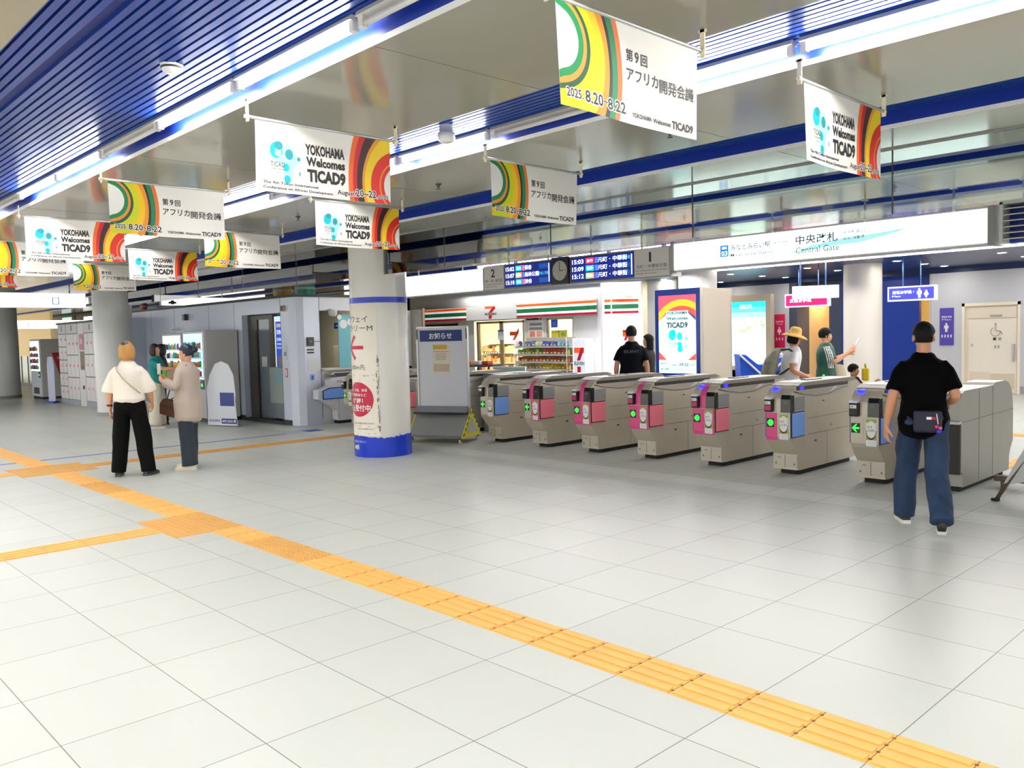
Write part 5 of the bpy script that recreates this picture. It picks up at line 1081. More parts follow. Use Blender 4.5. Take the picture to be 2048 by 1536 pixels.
k_ = 0
for yy in (14.9, 16.4, 17.6):
    for xx in range(-9, 8, 2):
        k_ += 1
        t = thing('downlight', f"small round recessed downlight, {['near', 'middle', 'far'][[14.9, 16.4, 17.6].index(yy)]} row of the rest room ceiling, {ord_[(xx+9)//2]} from the left", 'light', (xx, yy, HC), 0, 'downlights near the rest rooms')
        b = MB(); b.lathe([(.10, 0), (.10, -.01), (.078, -.012)], WHITE, n=16); b.build('ring', t); b = MB(); b.lathe([(0, -.008), (.078, -.008)], mat('#fff8ee', .5, emit=130.), n=16); b.build('lens', t)
# ---------------------------------------------------------------- people
SKIN = mat('#d9a07c', .5); SKIN2 = mat('#c98f6c', .5); HAIRK = mat('#0d0a0a', .7, spec=.25, bump=.5, bscale=60, stretch=(1, 1, .15))
def rings(c, rs, mt, n=24):
    """rs: list of (centre, rx, ry) horizontal ellipses, closed with rounded ends"""
    def end(a, b, flip):
        (p, rx, ry), q = a, b[0]; d = (V(p)-V(q)); L = min(rx, ry)*.6; d = d.normalized()*L if d.length > 1e-6 else V((0, 0, -L if flip else L))
        return [(V(p)+d*k, rx*f, ry*f) for k, f in ((.55, .84), (.9, .45), (1.0, .06))]
    rs = [(V(p), a, b) for p, a, b in rs]
    full = list(reversed(end(rs[0], rs[1], True)))+rs+end(rs[-1], rs[-2], False)
    vs = []
    for p, rx, ry in full:
        for k in range(n):
            g = 2*math.pi*k/n; vs.append(p+V((rx*math.cos(g), ry*math.sin(g), 0)))
    m = len(full); fs = [(i*n+k, i*n+(k+1) % n, (i+1)*n+(k+1) % n, (i+1)*n+k) for i in range(m-1) for k in range(n)]
    fs += [tuple(range(n))[::-1], tuple((m-1)*n+k for k in range(n))]
    c.add(vs, fs, mt, True)
def limb(c, pts, rs, mt, n=14, flat=False):
    pts = [V(p) for p in pts]; d0 = (pts[0]-pts[1]).normalized(); d1 = (pts[-1]-pts[-2]).normalized(); r0, r1 = rs[0], rs[-1]
    e1 = (.05, .10, .13) if flat else (.4, .75, .98)
    P = [pts[0]+d0*r0*.98, pts[0]+d0*r0*.75, pts[0]+d0*r0*.4]+pts+[pts[-1]+d1*r1*e1[0], pts[-1]+d1*r1*e1[1], pts[-1]+d1*r1*e1[2]]
    Rr = [r0*.12, r0*.66, r0*.92]+list(rs)+[r1*.92, r1*.66, r1*.12]
    c.tube(P, Rr, mt, n)
def smooth_path(a, b, m, k=6):
    """two-segment limb a-m-b rounded at the joint m"""
    a, b, m = V(a), V(b), V(m); out = []
    for i in range(k+1):
        t = i/k; p = a.lerp(m, t) if t <= 1 else m; out.append(p)
    for i in range(1, k+1): out.append(m.lerp(b, i/k))
    o2 = [out[0]]+[(out[i-1]+out[i]*2+out[i+1])/4 for i in range(1, len(out)-1)]+[out[-1]]
    return o2
def remesh(c, name, parent, voxel, sm=3, fold=0., fscale=9., clip=None, paint=None):
    me = bpy.data.meshes.new('tmp'); me.from_pydata([tuple(p) for p in c.v], [], c.f)
    bm = bmesh.new(); bm.from_mesh(me); bmesh.ops.recalc_face_normals(bm, faces=bm.faces); bm.to_mesh(me); bm.free()
    o = bpy.data.objects.new('tmp', me); C.objects.link(o)
    r = o.modifiers.new('r', 'REMESH'); r.mode = 'VOXEL'; r.voxel_size = voxel; r.use_smooth_shade = True
    if sm: q = o.modifiers.new('s', 'SMOOTH'); q.factor = .5; q.iterations = sm
    dg = bpy.context.evaluated_depsgraph_get(); ev = o.evaluated_get(dg); m2 = bpy.data.meshes.new_from_object(ev)
    bpy.data.objects.remove(o); m2.name = name
    if fold:
        ns = [v.normal.copy() for v in m2.vertices]
        for v, nn in zip(m2.vertices, ns):
            p = v.co; d = noise.noise(V((p.x*fscale, p.y*fscale, p.z*fscale*.55)))+.5*noise.noise(V((p.x*fscale*2.3+5, p.y*fscale*2.3, p.z*fscale*1.2)))
            v.co = p+nn*(d*fold)
    m2.materials.clear()
    for mt in c.mats: m2.materials.append(mt)
    if paint:
        for f in m2.polygons: f.material_index = paint(f.center)
    else:
        for f in m2.polygons: f.material_index = 0
    for f in m2.polygons: f.use_smooth = True
    o = bpy.data.objects.new(name, m2); C.objects.link(o); o.parent = parent; return o
def hand(c, w, d, nrm, side, curl, mt, s=1.):
    """w wrist, d pointing direction, nrm palm normal (the way the fingers curl), side +1/-1 thumb side"""
    w = V(w); d = V(d).normalized(); nrm = V(nrm); nrm = (nrm-d*nrm.dot(d)).normalized(); lat = d.cross(nrm)*side
    k = .085*s
    for t in (-.024, -.008, .008, .024): limb(c, [w+lat*t*.5*s, w+d*k*.5+lat*t*s, w+d*k+lat*t*1.05*s], [.017*s, .016*s, .0125*s], mt, 10)
    for t, L in ((-.030, .056), (-.010, .068), (.011, .073), (.031, .066)):
        b0 = w+d*k+lat*t*s; a1 = curl*.5; a2 = curl*1.25; a3 = curl*1.9
        p1 = b0+(d*math.cos(a1)+nrm*math.sin(a1))*L*.45*s; p2 = p1+(d*math.cos(a2)+nrm*math.sin(a2))*L*.33*s; p3 = p2+(d*math.cos(a3)+nrm*math.sin(a3))*L*.26*s
        limb(c, [b0, p1, p2, p3], [.0100*s, .0094*s, .0086*s, .0074*s], mt, 8)
    b0 = w+d*.028*s+lat*.030*s; p1 = b0+(d*.6+lat*.75+nrm*.25).normalized()*.038*s; p2 = p1+(d*.85+lat*.25+nrm*.45).normalized()*.034*s
    limb(c, [w+d*.01*s+lat*.012*s, b0, p1, p2], [.016*s, .0145*s, .0115*s, .009*s], mt, 8)
BASE = dict(hl=(-.09, 0, .90), hr=(.09, 0, .90), kl=(-.10, .02, .49), kr=(.10, .02, .49), al=(-.11, -.02, .085), ar=(.11, -.02, .085),
            sl=(-.160, 0, 1.345), sr=(.160, 0, 1.345), el=(-.222, -.03, 1.10), er=(.222, -.03, 1.10), wl=(-.235, .04, .86), wr=(.235, .04, .86), tl=0., tr=0.)
def person(label, loc, heading, H, J=None, skin=None, shirt=None, trousers=None, shoes=None, hair=None, lean=(0, 0), headrot=(0, 0, 0), vox=.010, hands=None, headoff=(0, 0, 0), sleeve=.6, feet=(0, 0), groundz=0.):
    skin = skin or SKIN; s = H/1.70; j = dict(BASE); j.update(J or {})
    rz = math.atan2(heading[1], heading[0])-math.pi/2
    root = thing('person', label, 'person', (loc[0], loc[1], groundz), rz)
    q = {k: V(v)*s if isinstance(v, tuple) else v for k, v in j.items()}
    pel = (q['hl']+q['hr'])/2; Lx, Ly = lean
    def sp(z): return V((pel.x+Lx*(z-.90)*s, pel.y+Ly*(z-.90)*s, z*s))
    tor = [(.86, .145, .098), (.92, .165, .115), (1.0, .150, .108), (1.08, .138, .10), (1.17, .148, .108), (1.27, .165, .113), (1.335, .162, .102), (1.385, .130, .088), (1.42, .082, .070)]
    # --- body (one continuous skin surface)
    c = MB(); rings(c, [(sp(z), rx*s*.93, ry*s*.93) for z, rx, ry in tor], skin)
    nb = sp(1.42); hc = sp(1.585)+V(headoff)*s; 
    HR = Matrix.Translation(hc) @ Euler((math.radians(headrot[0]), math.radians(headrot[1]), math.radians(headrot[2]))).to_matrix().to_4x4() @ Matrix.Scale(s, 4)
    h = lambda x, y, z: HR @ V((x, y, z))
    limb(c, [nb-V((0, 0, .03*s)), (nb+h(0, -.02, -.07))/2, h(0, -.015, -.05)], [.062*s, .054*s, .052*s], skin)
    def ell(cx, cy_, cz, rx, ry, rz_, n=16): c.sphere((cx, cy_, cz), 1, skin, n, X=HR, sc=(rx, ry, rz_))
    ell(0, -.012, .025, .074, .092, .088); ell(0, .018, -.035, .060, .070, .078); ell(0, .040, -.075, .038, .042, .036)      # cranium, face, chin
    ell(0, .088, -.022, .011, .016, .022, 10); ell(0, .076, -.008, .009, .012, .026, 10); ell(0, .082, -.062, .022, .012, .010, 10)   # nose, bridge, mouth
    ell(-.028, .074, .014, .018, .012, .008, 10); ell(.028, .074, .014, .018, .012, .008, 10)
    for sx in (-1, 1): ell(sx*.077, -.008, -.012, .010, .018, .030, 10)
    hd = hands or {}
    for sd, sg in (('l', -1), ('r', 1)):
        S_, E_, W_ = q['s'+sd]+(sp(1.345)-V((pel.x, pel.y, 1.345*s))), q['e'+sd], q['w'+sd]
        q['S'+sd] = S_
        pts = smooth_path(S_, W_, E_, 5); R_ = [.044, .045, .047, .044, .041, .040, .041, .040, .036, .031, .027]
        limb(c, [V((S_.x*.55+sp(1.38).x*.45, S_.y*.55+sp(1.38).y*.45, S_.z-.012*s))]+pts, [.042*s]+[r*s for r in R_], skin)
        dd, nn, curl = hd.get(sd, ((W_-E_), (-sg*1.0, .15, 0), .35)); hand(c, W_, dd, nn, (1 if sd == 'l' else -1)*(1), curl, skin, s*.98)
        K, A = q['k'+sd], q['a'+sd]; Hh = q['h'+sd]
        limb(c, smooth_path(Hh, A, K, 4), [x*s for x in (.082, .078, .072, .066, .060, .055, .052, .045, .038)], skin)
    remesh(c, 'body', root, vox, 2)
    for sx in (-1, 1):
        b = MB(); b.sphere((sx*.028, .0795, -.001), .0085, WHITE, 10, X=HR); b.sphere((sx*.028, .0855, -.001), .0045, BLACK, 8, X=HR); b.build('eye', root)
    # --- shirt
    if shirt:
        m, hem, inf, slv, slr = shirt['m'], shirt.get('hem', .86), shirt.get('inf', .018), shirt.get('sleeve', .62), shirt.get('sr', .062)
        c = MB(); zs = [t for t in tor if t[0] >= hem-.03]; zs[0] = (hem, max(zs[0][1], .152), max(zs[0][2], .108))
        L_ = []
        for z, rx, ry in zs:
            if z > 1.41: rx, ry = rx-.008, ry-.004
            loose = shirt.get('loose', .0)*max(0, (1.3-z)/.45); L_.append((sp(z), (rx+inf+loose)*s, (ry+inf+loose)*s))
        rings(c, L_, m, 28)
        for sd in 'lr':
            S_, E_, W_ = q['S'+sd], q['e'+sd], q['w'+sd]; P = smooth_path(S_, W_, E_, 8); L = max(2, int(round(slv*8))+1) if slv <= 1 else 9+int(round((slv-1)*8))
            P = P[:L]; a = V((S_.x*.5+sp(1.36).x*.5, S_.y*.5+sp(1.36).y*.5, S_.z-.015*s)); nP = len(P)
            limb(c, [a]+P, [.058*s]+[(.053+(slr-.053)*(i/max(1, nP-1))**.8)*s for i in range(nP)], m, 16, True)
        if 'extra' in shirt: shirt['extra'](c, sp, q, s)
        for mm in shirt.get('mats', []): c.m(mm)
        remesh(c, shirt.get('name', 't_shirt'), root, vox*1.05, 7, shirt.get('fold', .006), 9, paint=shirt.get('paint') and (lambda p: shirt['paint'](p, sp, q, s)))
    if trousers:
        m, top = trousers['m'], trousers.get('top', 1.0); r0, r1, r2 = trousers.get('r', (.095, .075, .07)); c = MB()
        rings(c, [(sp(z), (rx+.014)*s, (ry+.014)*s) for z, rx, ry in ((.84, .150, .112), (.90, .172, .125), (.97, .160, .115), (top, .148, .108))], m, 28)
        for sd in 'lr':
            P = smooth_path(q['h'+sd], q['a'+sd]+V((0, 0, trousers.get('len', .0)*s)), q['k'+sd], 5); n = len(P); rr_ = [(r0+(r1-r0)*min(1, i/(n/2)) if i <= n/2 else r1+(r2-r1)*((i-n/2)/(n/2)))*s for i in range(n)]
            limb(c, P, rr_, m, 18, True)
        for mm in trousers.get('mats', []): c.m(mm)
        remesh(c, trousers.get('name', 'trousers'), root, vox*1.05, 3, trousers.get('fold', .006), 8, paint=trousers.get('paint') and (lambda p: trousers['paint'](p, sp, q, s)))
    if 'skirt' in (hair or {}): pass
    # --- shoes
    sm_, so = shoes or (WHITE, WHITE)
    for sd, sg, tilt in (('l', -1, j['tl']), ('r', 1, j['tr'])):
        A = q['a'+sd]; ft = math.radians(feet[0 if sd == 'l' else 1])
        X = Matrix.Translation((A.x, A.y, A.z)) @ Matrix.Rotation(-ft, 4, 'Z') @ Matrix.Rotation(math.radians(-tilt), 4, 'X') @ Matrix.Scale(s, 4)
        c = MB(); fr = [(-.075, .028, .030, -.050), (-.05, .036, .045, -.038), (0, .037, .052, -.03), (.06, .040, .038, -.043), (.12, .046, .028, -.053), (.165, .040, .022, -.058), (.195, .018, .014, -.065)]
        vs = []; n = 16
        for y, rx, rz_, cz in fr:
            for k in range(n):
                g = 2*math.pi*k/n; vs.append((rx*math.cos(g), y, max(-.068, cz+rz_*math.sin(g))))
        m_ = len(fr); fs = [(i*n+k, i*n+(k+1) % n, (i+1)*n+(k+1) % n, (i+1)*n+k) for i in range(m_-1) for k in range(n)]+[tuple(range(n))[::-1], tuple((m_-1)*n+k for k in range(n))]
        c.add(vs, fs, sm_, True, X); sh = c.build('shoe', root)
        c = MB(); ol = [(-.03, -.082), (.03, -.082), (.040, -.04), (.040, .03), (.050, .11), (.044, .165), (.02, .203), (-.02, .203), (-.044, .165), (-.050, .11), (-.040, .03), (-.040, -.04)]
        c.prism(ol, 2, -.085, -.055, so, X); o = c.build('sole', root); o.parent = sh
    # --- hair
    if hair:
        hm = hair['m']; kind = hair.get('kind', 'short'); c = MB(); n = 40; hh = 28; vs = []
        for i in range(hh+1):
            t = math.pi*i/hh
            for k in range(n):
                g = 2*math.pi*k/n; d = V((math.sin(t)*math.cos(g), math.sin(t)*math.sin(g), math.cos(t)))
                rx, ry, rz_ = .074+.014, .092+.016, .088+.018
                base = V((d.x*rx, d.y*ry-.012, d.z*rz_+.025))
                face = max(0, d.y-(.34 if kind == 'bangs' else .15))*1.5; low = max(0, .38-d.z) if kind != 'bangs' else max(0, .12-d.z)
                cut = min(1, face*low*9)
                lowz = hair.get('low', -.35); under = min(1, max(0, (lowz-d.z)*5)); side = abs(d.x) > .8 and d.z < .05 and kind == 'short'
                f = 1-.30*cut-.34*under-(.17*min(1, max(0, .1-d.z)*6) if side else 0)
                f += hair.get('rough', .03)*noise.noise(d*6+V((hair.get('seed', 0), 0, 0)))
                p = V((base.x*f, (base.y+.012)*f-.012, (base.z-.025)*f+.025)); vs.append(HR @ p)
        c.add(vs, [(i*n+k, (i+1)*n+k, (i+1)*n+(k+1) % n, i*n+(k+1) % n) for i in range(hh) for k in range(n)], hm, True)
        if kind == 'bob':
            for g in [math.pi*.12+math.pi*.06*i*1.58-math.pi*1.06 for i in range(0)]: pass
            for a in range(-100, 101, 20):
                r_ = math.radians(a); px, py = .070*math.sin(r_), -.088*math.cos(r_)
                limb(c, [h(px, py+.0, .05), h(px*1.12, py*1.10, -.02), h(px*1.05, py*1.02, -.075), h(px*.78, py*.80, hair.get('len', -.105))], [.022*s, .024*s, .022*s, .014*s], hm, 8)
        if kind == 'long':
            for a in range(-70, 71, 20):
                r_ = math.radians(a); px, py = .066*math.sin(r_), -.086*math.cos(r_)
                limb(c, [h(px, py, .05), h(px*1.1, py*1.08, -.06), h(px*1.1, py*1.08, hair.get('len', -.26))], [.024*s, .025*s, .016*s], hm, 8)
        if kind == 'bun': c.sphere((0, -.135, .03), .042, hm, 12, X=HR)
        for mm in hair.get('mats', []): c.m(mm)
        remesh(c, 'hair', root, .0065, 2, .0015, 60, paint=hair.get('paint') and (lambda p: hair['paint'](p, HR)))
    root['_s'] = s
    return root, q, sp, h, rz, s
def carried(loc, rz, off, name, label, cat, z0=0.):
    c_, s_ = math.cos(rz), math.sin(rz); x, y, z = off
    return thing(name, label, cat, (loc[0]+c_*x-s_*y, loc[1]+s_*x+c_*y, z0+z), rz)
def strap_obj(pts, w, mt, parent, off, name='strap'):
    c = MB(); o = V(off); P = [V(p)-o for p in pts]
    for k in range(3):
        P = [P[0]]+[(P[i-1]+P[i]*2+P[i+1])/4 for i in range(1, len(P)-1)]+[P[-1]]
    c.tube(P, w, mt, 8); return c.build(name, parent)
del_keys = []
# 1 walking man in black
JEAN = mat('#183152', .75, bump=.15, bscale=300, var=.3, vscale=6); BLK = mat('#020203', .9, spec=.1); 
L1 = (1.745, 3.62); hd1 = (-.40, .917)
pr, q, sp, h, rz, s = person('man in black T-shirt and blue jeans walking away toward the last gate', L1, hd1, 1.65,
    J=dict(hl=(-.09, .02, .88), hr=(.09, -.01, .88), kl=(-.115, .22, .49), kr=(.10, -.04, .47), al=(-.13, .25, .085), ar=(.115, -.33, .155), tl=0, tr=-38, el=(-.235, -.05, 1.09), wl=(-.275, .02, .85), er=(.235, -.03, 1.10), wr=(.19, .20, 1.03)),
    skin=SKIN2, shirt=dict(m=BLK, hem=.83, inf=.026, sleeve=.80, sr=.072, loose=.008, fold=.007), trousers=dict(m=JEAN, r=(.100, .088, .082), top=.99, fold=.015, len=-.02), shoes=(mat('#17181c', .5), mat('#e6e4dc', .5)), hair=dict(m=HAIRK, kind='short', low=-.66, rough=.02), vox=.007, lean=(0, .03), feet=(-12, 4), hands={'l': ((-.05, .12, -1), (.9, .4, 0), .55), 'r': ((-.1, .9, .1), (-.6, 0, -.4), .7)})
sw = MB()
for sd, sg in (('l', -1), ('r', 1)):
    pass
off = (.02, -.165*s, .80); bg = carried(L1, rz, off, 'waist_bag', 'small navy waist bag with coloured charms on the back of the man in black', 'bag')
b = MB(); NV = mat('#10142f', .6); b.box(-.10, .10, -.05, .03, 0, .17, NV, bev=.02); b.build('pouch', bg)
b = MB(); b.box(-.01, .025, -.054, -.05, .105, .125, WHITE); b.box(.025, .055, -.054, -.05, .105, .125, mat('#b01d3a', .5)); b.build('logo_tab', bg)
b = MB(); b.sphere((.06, -.06, .05), .016, mat('#d81e5b', .4), 8); b.sphere((.085, -.06, .04), .014, mat('#d86a9a', .4), 8); b.sphere((.075, -.06, .015), .018, mat('#3a2ad0', .4), 8); b.tube([(.06, -.055, .15), (.07, -.058, .07)], .005, LGREY, 6); b.build('charm', bg)
strap_obj([(-.10, -.16, .90), (-.17, -.06, .92), (-.18, .05, .93), (0, .15, .93), (.18, .05, .93), (.17, -.06, .92), (.12, -.16, .90)], .012, NV, bg, off)
# 2 blonde woman
WT = mat('#efe8da', .75, bump=.1, bscale=150); BP = mat('#040405', .85, spec=.15); BLOND = mat('#c9944e', .5, bump=.5, bscale=60, stretch=(1, 1, .15), var=.2, vscale=20); ROOT = mat('#2a1c14', .5)
L2 = (-6.54, .40); hd2 = (-.76, .65)
pr, q, sp, h, rz, s = person('blonde woman in white T-shirt and black trousers standing with her back turned', L2, hd2, 1.665,
    J=dict(hl=(-.09, 0, .90), hr=(.09, 0, .90), kl=(-.13, .01, .49), kr=(.15, .01, .49), al=(-.165, -.03, .085), ar=(.205, -.02, .085), el=(-.235, -.02, 1.11), wl=(-.255, .03, .87), er=(.24, .03, 1.11), wr=(.22, .15, .92)),
    shirt=dict(m=WT, hem=.985, inf=.035, sleeve=1.12, sr=.090, loose=.02, fold=.008, mats=[mat('#3a3550', .7)], paint=lambda p, sp, q, s: 1 if min((p-(q['Sl'].lerp(q['el'], .985))).length, (p-(q['Sr'].lerp(q['er'], .985))).length) < .0 else 0), trousers=dict(m=BP, r=(.105, .098, .088), top=1.04, fold=.008, len=-.03), shoes=(BLACK, DGREY), hair=dict(m=BLOND, kind='bob', low=-.5, rough=.02, len=-.10, mats=[ROOT], paint=lambda p, HR: 1 if ((HR.inverted() @ p)-V((0, -.070, .120))).length < .052 else 0), vox=.008, feet=(-14, 14))
off = (.13, .15, .78); bg = carried(L2, rz, off, 'shoulder_bag', 'small cream crossbody bag worn at the front by the blonde woman', 'bag'); b = MB(); CRB = mat('#dcd2c2', .6); b.box(-.08, .08, -.03, .03, 0, .13, CRB, bev=.02); b.build('pouch', bg)
strap_obj([(.13, .17, .91), (.22, .04, .99), (.21, -.15, 1.03), (.12, -.215, 1.10), (.0, -.222, 1.22), (-.09, -.205, 1.33), (-.13, -.16, 1.42), (-.13, -.03, 1.46), (-.11, .10, 1.38), (.02, .185, 1.15), (.12, .175, .91)], .008, mat('#b9a98e', .6), bg, off)
wa = carried(L2, rz, (-.247, .020, .885), 'wrist_watch', 'dark wrist watch on the left wrist of the blonde woman', 'watch'); b = MB(); b.lathe([(.030, -.012), (.032, -.008), (.032, .008), (.030, .012)], BLACK, n=20); b.build('band', wa); b = MB(); b.tube([(-.030, 0, 0), (-.038, 0, 0)], .015, mat('#b9a070', .3, .8), 12); b.build('dial', wa)
# 3 woman in grey blouse, facing left
BLS = mat('#b9aa9c', .7, bump=.1, bscale=120); SLT = mat('#232e38', .8, bump=.1, bscale=200); CRS = mat('#e9dcc6', .5)
L3 = (-6.50, 1.12); hd3 = (-.74, -.67)
pr, q, sp, h, rz, s = person('woman in loose grey beige blouse and dark slate trousers facing left', L3, hd3, 1.61,
    J=dict(kl=(-.09, .0, .49), kr=(.09, .03, .49), al=(-.10, -.04, .085), ar=(.11, .06, .085), el=(-.24, .05, 1.14), wl=(-.13, .29, 1.22), er=(.24, .06, 1.14), wr=(.10, .30, 1.20)),
    shirt=dict(m=BLS, hem=.72, inf=.045, sleeve=1.75, sr=.07, loose=.02, fold=.011, name='blouse'), trousers=dict(m=SLT, r=(.105, .10, .108), top=1.0, fold=.007, len=-.02), shoes=(CRS, CRS), hair=dict(m=mat('#131a33', .45), kind='bun', low=-.62), vox=.008, feet=(-8, 8), headrot=(-8, 0, 4), hands={'l': ((.5, .6, .5), (.6, 0, .3), .9), 'r': ((-.4, .7, .5), (-.6, 0, .3), .9)})
off = (-.06, .22, .70); bg = carried(L3, rz, off, 'shoulder_bag', 'brown leather crossbody bag of the woman in the grey blouse', 'bag'); BRN = mat('#4a2a1c', .45); b = MB(); b.prism([(-.12, 0), (.12, 0), (.15, .12), (.12, .2), (-.12, .2), (-.15, .12)], 0, -.05, .05, BRN, X=Matrix.Rotation(.3, 4, 'X')); b.build('pouch', bg); b = MB(); b.box(-.052, .052, -.13, .13, .10, .125, mat('#38200f', .4), X=Matrix.Rotation(.3, 4, 'X')); b.build('flap', bg)
strap_obj([(-.05, .22, .90), (.12, .10, 1.0), (.21, -.06, 1.10), (.12, -.19, 1.25), (-.04, -.17, 1.36), (-.13, -.06, 1.43), (-.15, .06, 1.38), (-.16, .16, 1.2), (-.10, .23, .92)], .008, BRN, bg, off)
t = carried(L3, rz, (-.02, .36, 1.24), 'smartphone', 'white phone held up by the woman in the grey blouse', 'phone'); b = MB(); b.box(-.04, .04, -.005, .005, 0, .14, WHITE, bev=.004); b.build('body', t)
# 4 woman in teal top and cream trousers
TL = mat('#0f7f7d', .7); CT = mat('#cfc6b4', .75); DHR = mat('#241512', .45, bump=.4, bscale=60)
L4 = (-12.32, 2.92); hd4 = (.66, .75)
pr, q, sp, h, rz, s = person('woman in teal top and wide cream trousers reaching right, behind the blonde woman', L4, hd4, 1.63,
    J=dict(er=(.20, .20, 1.20), wr=(.06, .46, 1.20), el=(-.22, .1, 1.14), wl=(-.13, .33, 1.12)), shirt=dict(m=TL, hem=.88, inf=.03, sleeve=.7, sr=.07), trousers=dict(m=CT, r=(.11, .12, .135), top=1.03, fold=.012, len=-.01), shoes=(mat('#b7a794', .6), mat('#d8d0c2', .6)), hair=dict(m=DHR, kind='bob', low=-.5, len=-.12), vox=.010, hands={'r': ((-.1, 1, 0), (0, 0, -1), .5)})
off = (.06, .40, .80); bg = carried(L4, rz, off, 'tote_bag', 'beige tote bag with bright green side on the arm of the woman in teal', 'bag'); TB = mat('#a08a74', .7, bump=.2, bscale=60); b = MB(); b.box(-.07, .07, -.16, .20, 0, .34, TB, bev=.02); b.build('pouch', bg); b = MB(); b.box(-.072, .072, -.24, -.155, .0, .36, mat('#3bb63c', .6), bev=.02); b.build('green_side', bg)
strap_obj([(0, -.10+.40, 1.12), (.06, .36, 1.22), (.06, .46, 1.22), (.06, .54, 1.12)], .010, TB, bg, off, 'handle')
# 5 person in dotted black trousers
DOT = mat('#0d0d10', .75)
L5 = (-12.88, 3.24); hd5 = (-.35, -.94)
b5 = person('person in black top and black trousers with white dots, behind the tote bag', L5, hd5, 1.62, shirt=dict(m=mat('#33251f', .75), hem=.86, inf=.02, sleeve=.7), trousers=dict(m=DOT, r=(.095, .085, .08), top=1.0, mats=[mat('#d8d8d8', .7)], paint=lambda p, sp, q, s: 1 if noise.noise(V((p.x*26, p.y*26, p.z*26))) > .62 else 0), shoes=(BLACK, BLACK), hair=dict(m=DHR, kind='bob', low=-.5, len=-.12), vox=.010)
# 6 man in navy black T-shirt beyond the gates
DNV = mat('#080b14', .85, spec=.15)
L6 = (-4.06, 7.26); hd6 = (-.62, .78)
pr, q, sp, h, rz, s = person('man in dark navy T-shirt seen from behind, in front of the bright shop corner', L6, hd6, 1.73, J=dict(el=(-.235, -.05, 1.10), wl=(-.245, .0, .86), er=(.235, -.05, 1.10), wr=(.245, .0, .86)), skin=SKIN, shirt=dict(m=DNV, hem=.84, inf=.035, sleeve=.78, sr=.076, loose=.012), trousers=dict(m=mat('#1a1322', .8), r=(.11, .10, .09), top=.98), shoes=(BLACK, DGREY), hair=dict(m=HAIRK, kind='bangs', low=-.62, rough=.04, seed=3), vox=.009)
b = MB(); b.text('SILENT', (-.12*s, -.155*s, 1.285*s), (.24*s, 0, 0), (0, 0, .045*s), mat('#59606c', .7), .02); b.build('back_print', pr)
# 7 woman with beige bag by the screen
L7 = (-4.72, 8.55); hd7 = (-.80, -.20)
pr, q, sp, h, rz, s = person('woman in black clothes with beige bag standing left of the tall screen', L7, hd7, 1.585, J=dict(er=(.22, .02, 1.13), wr=(.10, .2, 1.08), el=(-.22, .02, 1.13), wl=(-.10, .2, 1.06)), shirt=dict(m=mat('#101114', .8), hem=.86, inf=.02, sleeve=.8), trousers=dict(m=mat('#0d0d10', .8), r=(.12, .14, .16), top=1.02, name='wide_skirt_trousers'), shoes=(BLACK, BLACK), hair=dict(m=HAIRK, kind='long', low=-.62), vox=.010)
off = (-.16, .18, .84); bg = carried(L7, rz, off, 'shoulder_bag', 'beige bag held by the woman in black beside the tall screen', 'bag'); BG7 = mat('#d8b898', .6); b = MB(); b.box(-.05, .05, -.13, .13, 0, .24, BG7, bev=.025); b.build('pouch', bg)
strap_obj([(-.16, .10, 1.06), (-.20, .02, 1.25), (-.15, -.02, 1.42), (-.10, .08, 1.36), (-.14, .22, 1.06)], .008, mat('#3a2c22', .5), bg, off)
# 8 traveller with straw hat and backpack
STW = mat('#e0b25a', .7, bump=.4, bscale=120)
L8 = (-1.83, 8.10); hd8 = (.74, .67)
pr, q, sp, h, rz, s = person('traveller in white T-shirt with wide straw hat and grey backpack', L8, hd8, 1.60, J=dict(er=(.235, -.01, 1.10), wr=(.13, .26, .98), el=(-.235, .0, 1.10), wl=(-.1, .27, .98)), skin=mat('#c98a66', .5), shirt=dict(m=mat('#efeef0', .7), hem=.82, inf=.03, sleeve=.6, sr=.075, loose=.015), trousers=dict(m=mat('#2c3c50', .75), r=(.1, .09, .08), top=.98), shoes=(LGREY, WHITE), hair=dict(m=HAIRK, kind='bob', low=-.45, len=-.09), vox=.009, lean=(0, .16), headrot=(-12, 0, 0), hands={'r': ((-.4, .8, .1), (-.6, 0, -.4), 1.0), 'l': ((.4, .8, .1), (.6, 0, -.4), 1.0)})
b = MB(); Xh = Matrix.Translation(h(0, -.01, .06)) @ Euler((math.radians(-14), 0, 0)).to_matrix().to_4x4() @ Matrix.Scale(s, 4)
b.lathe([(0, .115), (.05, .112), (.082, .09), (.092, .05), (.098, .0), (.14, -.012), (.185, -.035), (.20, -.05), (.20, -.056), (.18, -.042), (.13, -.02), (.095, -.008)], STW, n=40, X=Xh); b.build('straw_hat', pr)
off = (0, -.17, .86); bg = carried(L8, rz, off, 'backpack', 'grey olive backpack on the traveller with the straw hat', 'backpack'); BPK = mat('#8b8878', .75, bump=.3, bscale=40)
b = MB(); rings(b, [((0, -.10, .02), .12, .07), ((0, -.11, .12), .16, .11), ((0, -.07, .30), .15, .10), ((0, .0, .45), .11, .06)], BPK); o = remesh(b, 'sack', bg, .012, 2, .012, 12)
for sx in (-1, 1): strap_obj([(sx*.10, -.12, 1.32), (sx*.13, -.03, 1.43), (sx*.14, .12, 1.36), (sx*.15, .17, 1.15), (sx*.16, .05, 1.0), (sx*.13, -.17, .95)], .014, BLACK, bg, off)
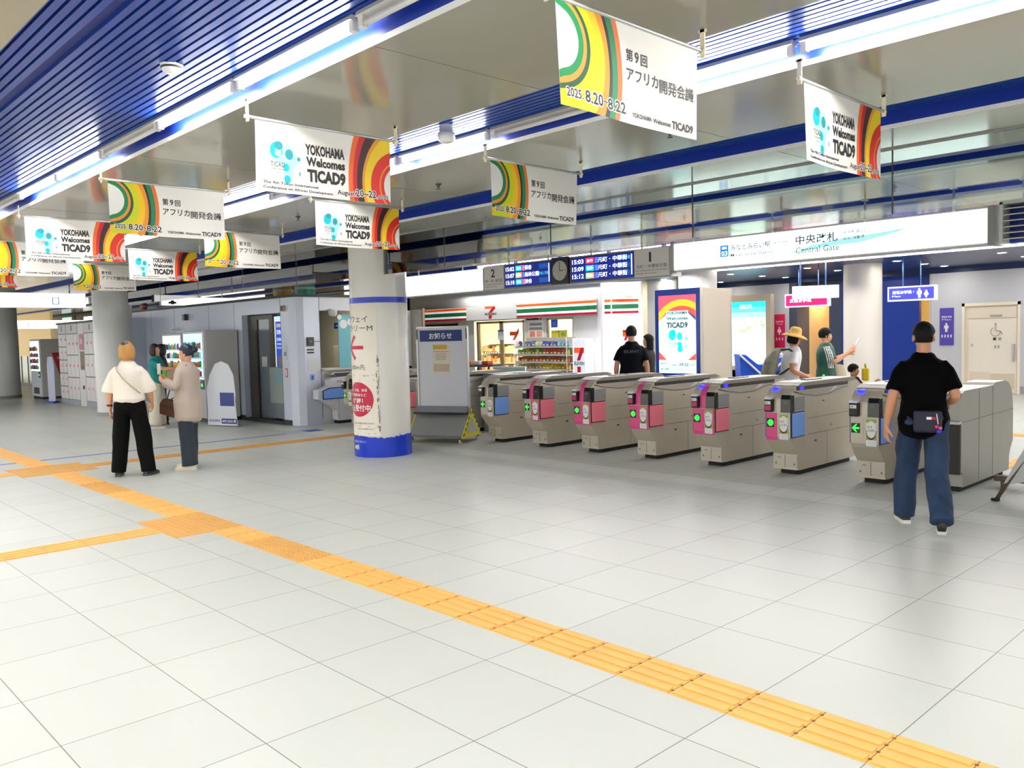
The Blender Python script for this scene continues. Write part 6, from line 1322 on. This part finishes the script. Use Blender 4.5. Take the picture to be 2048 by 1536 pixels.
# 9 person in green football shirt
GRNS = mat('#0c4a38', .6)
L9 = (-1.80, 9.23); hd9 = (.80, .60)
pr, q, sp, h, rz, s = person('person in dark green sports shirt with white sleeve stripes looking at a raised phone', L9, hd9, 1.62, J=dict(er=(.21, .08, 1.14), wr=(.10, .36, 1.33), el=(-.22, .06, 1.14), wl=(-.06, .36, 1.28)), shirt=dict(m=GRNS, hem=.82, inf=.035, sleeve=.8, sr=.08, loose=.01, mats=[WHITE], paint=lambda p, sp, q, s: (1 if (p.x > .12*s and p.z > 1.06*s and ((abs((p.y-q['Sr'].y-(q['Sr'].z-p.z)*.2)/s) < .052) and (int(math.floor((p.y-(q['Sr'].z-p.z)*.2)/s/.014)) % 2 == 0))) or (p-q['Sr'].lerp(q['er'], .86)).length > 9 else 0)), trousers=dict(m=mat('#23272e', .75), r=(.1, .09, .08), top=.98), shoes=(WHITE, WHITE), hair=dict(m=HAIRK, kind='bangs', low=-.62), vox=.009, hands={'r': ((-.3, .8, .7), (-.7, 0, .2), .9), 'l': ((.3, .8, .6), (.7, 0, .2), .9)})
t = carried(L9, rz, (.02, .43, 1.34), 'smartphone', 'phone held up by the person in the green sports shirt', 'phone'); b = MB(); b.box(-.04, .04, -.005, .005, 0, .14, mat('#c9d6d8', .3), X=Matrix.Rotation(-.5, 4, 'X'), bev=.004); b.build('body', t)
off = (-.06, .20, .74); bg = carried(L9, rz, off, 'tote_bag', 'cream cloth bag hanging in front of the person in green', 'bag'); CB9 = mat('#d0c4a8', .75); b = MB(); rings(b, [((0, 0, .02), .05, .10), ((0, 0, .15), .06, .13), ((0, -.02, .30), .03, .09)], CB9); remesh(b, 'pouch', bg, .012, 2, .006, 14)
strap_obj([(-.06, .18, 1.02), (-.13, .13, 1.2), (-.14, .02, 1.43), (-.14, -.10, 1.3), (-.2, .0, 1.1), (-.10, .16, 1.0)], .010, CB9, bg, off)
# 10 child
L10 = (-.62, 7.60); hd10 = (.86, .5)
PKC = mat('#e3a79e', .7)
pr, q, sp, h, rz, s = person('small child in pink top with black straps behind the gates, arm raised', L10, hd10, 1.14, J=dict(er=(.24, .12, 1.22), wr=(.16, .36, 1.34), el=(-.22, .08, 1.16), wl=(-.08, .3, 1.25)), shirt=dict(m=PKC, hem=.84, inf=.03, sleeve=.8, sr=.08), trousers=dict(m=mat('#5a6070', .75), r=(.1, .09, .08), top=.98), shoes=(WHITE, WHITE), hair=dict(m=HAIRK, kind='bangs', low=-.62), vox=.008, hands={'r': ((.1, .8, .6), (-.6, .2, -.2), 1.0)})
for sx in (-1, 1):
    b = MB(); b.tube([V(p)*s for p in ((sx*.10, -.165, 1.10), (sx*.11, -.16, 1.28), (sx*.115, -.10, 1.42), (sx*.11, .06, 1.43), (sx*.11, .15, 1.3), (sx*.11, .15, 1.1))], .026*s, BLACK, 8); b.build('carrier_strap', pr)
off = (.02, .13, .92); t = carried(L10, rz, off, 'toy_bag', 'bright yellow bag held in front of the small child', 'bag'); b = MB(); b.box(-.08, .08, -.03, .05, 0, .17, mat('#f2d51e', .5), bev=.02); b.build('pouch', t); b = MB(); b.tube([(-.05, .01, .17), (-.03, .01, .22), (.03, .01, .22), (.05, .01, .17)], .008, mat('#d8b80e', .5), 6); b.build('handle', t)
for o in bpy.data.objects:
    if '_s' in o: del o['_s']
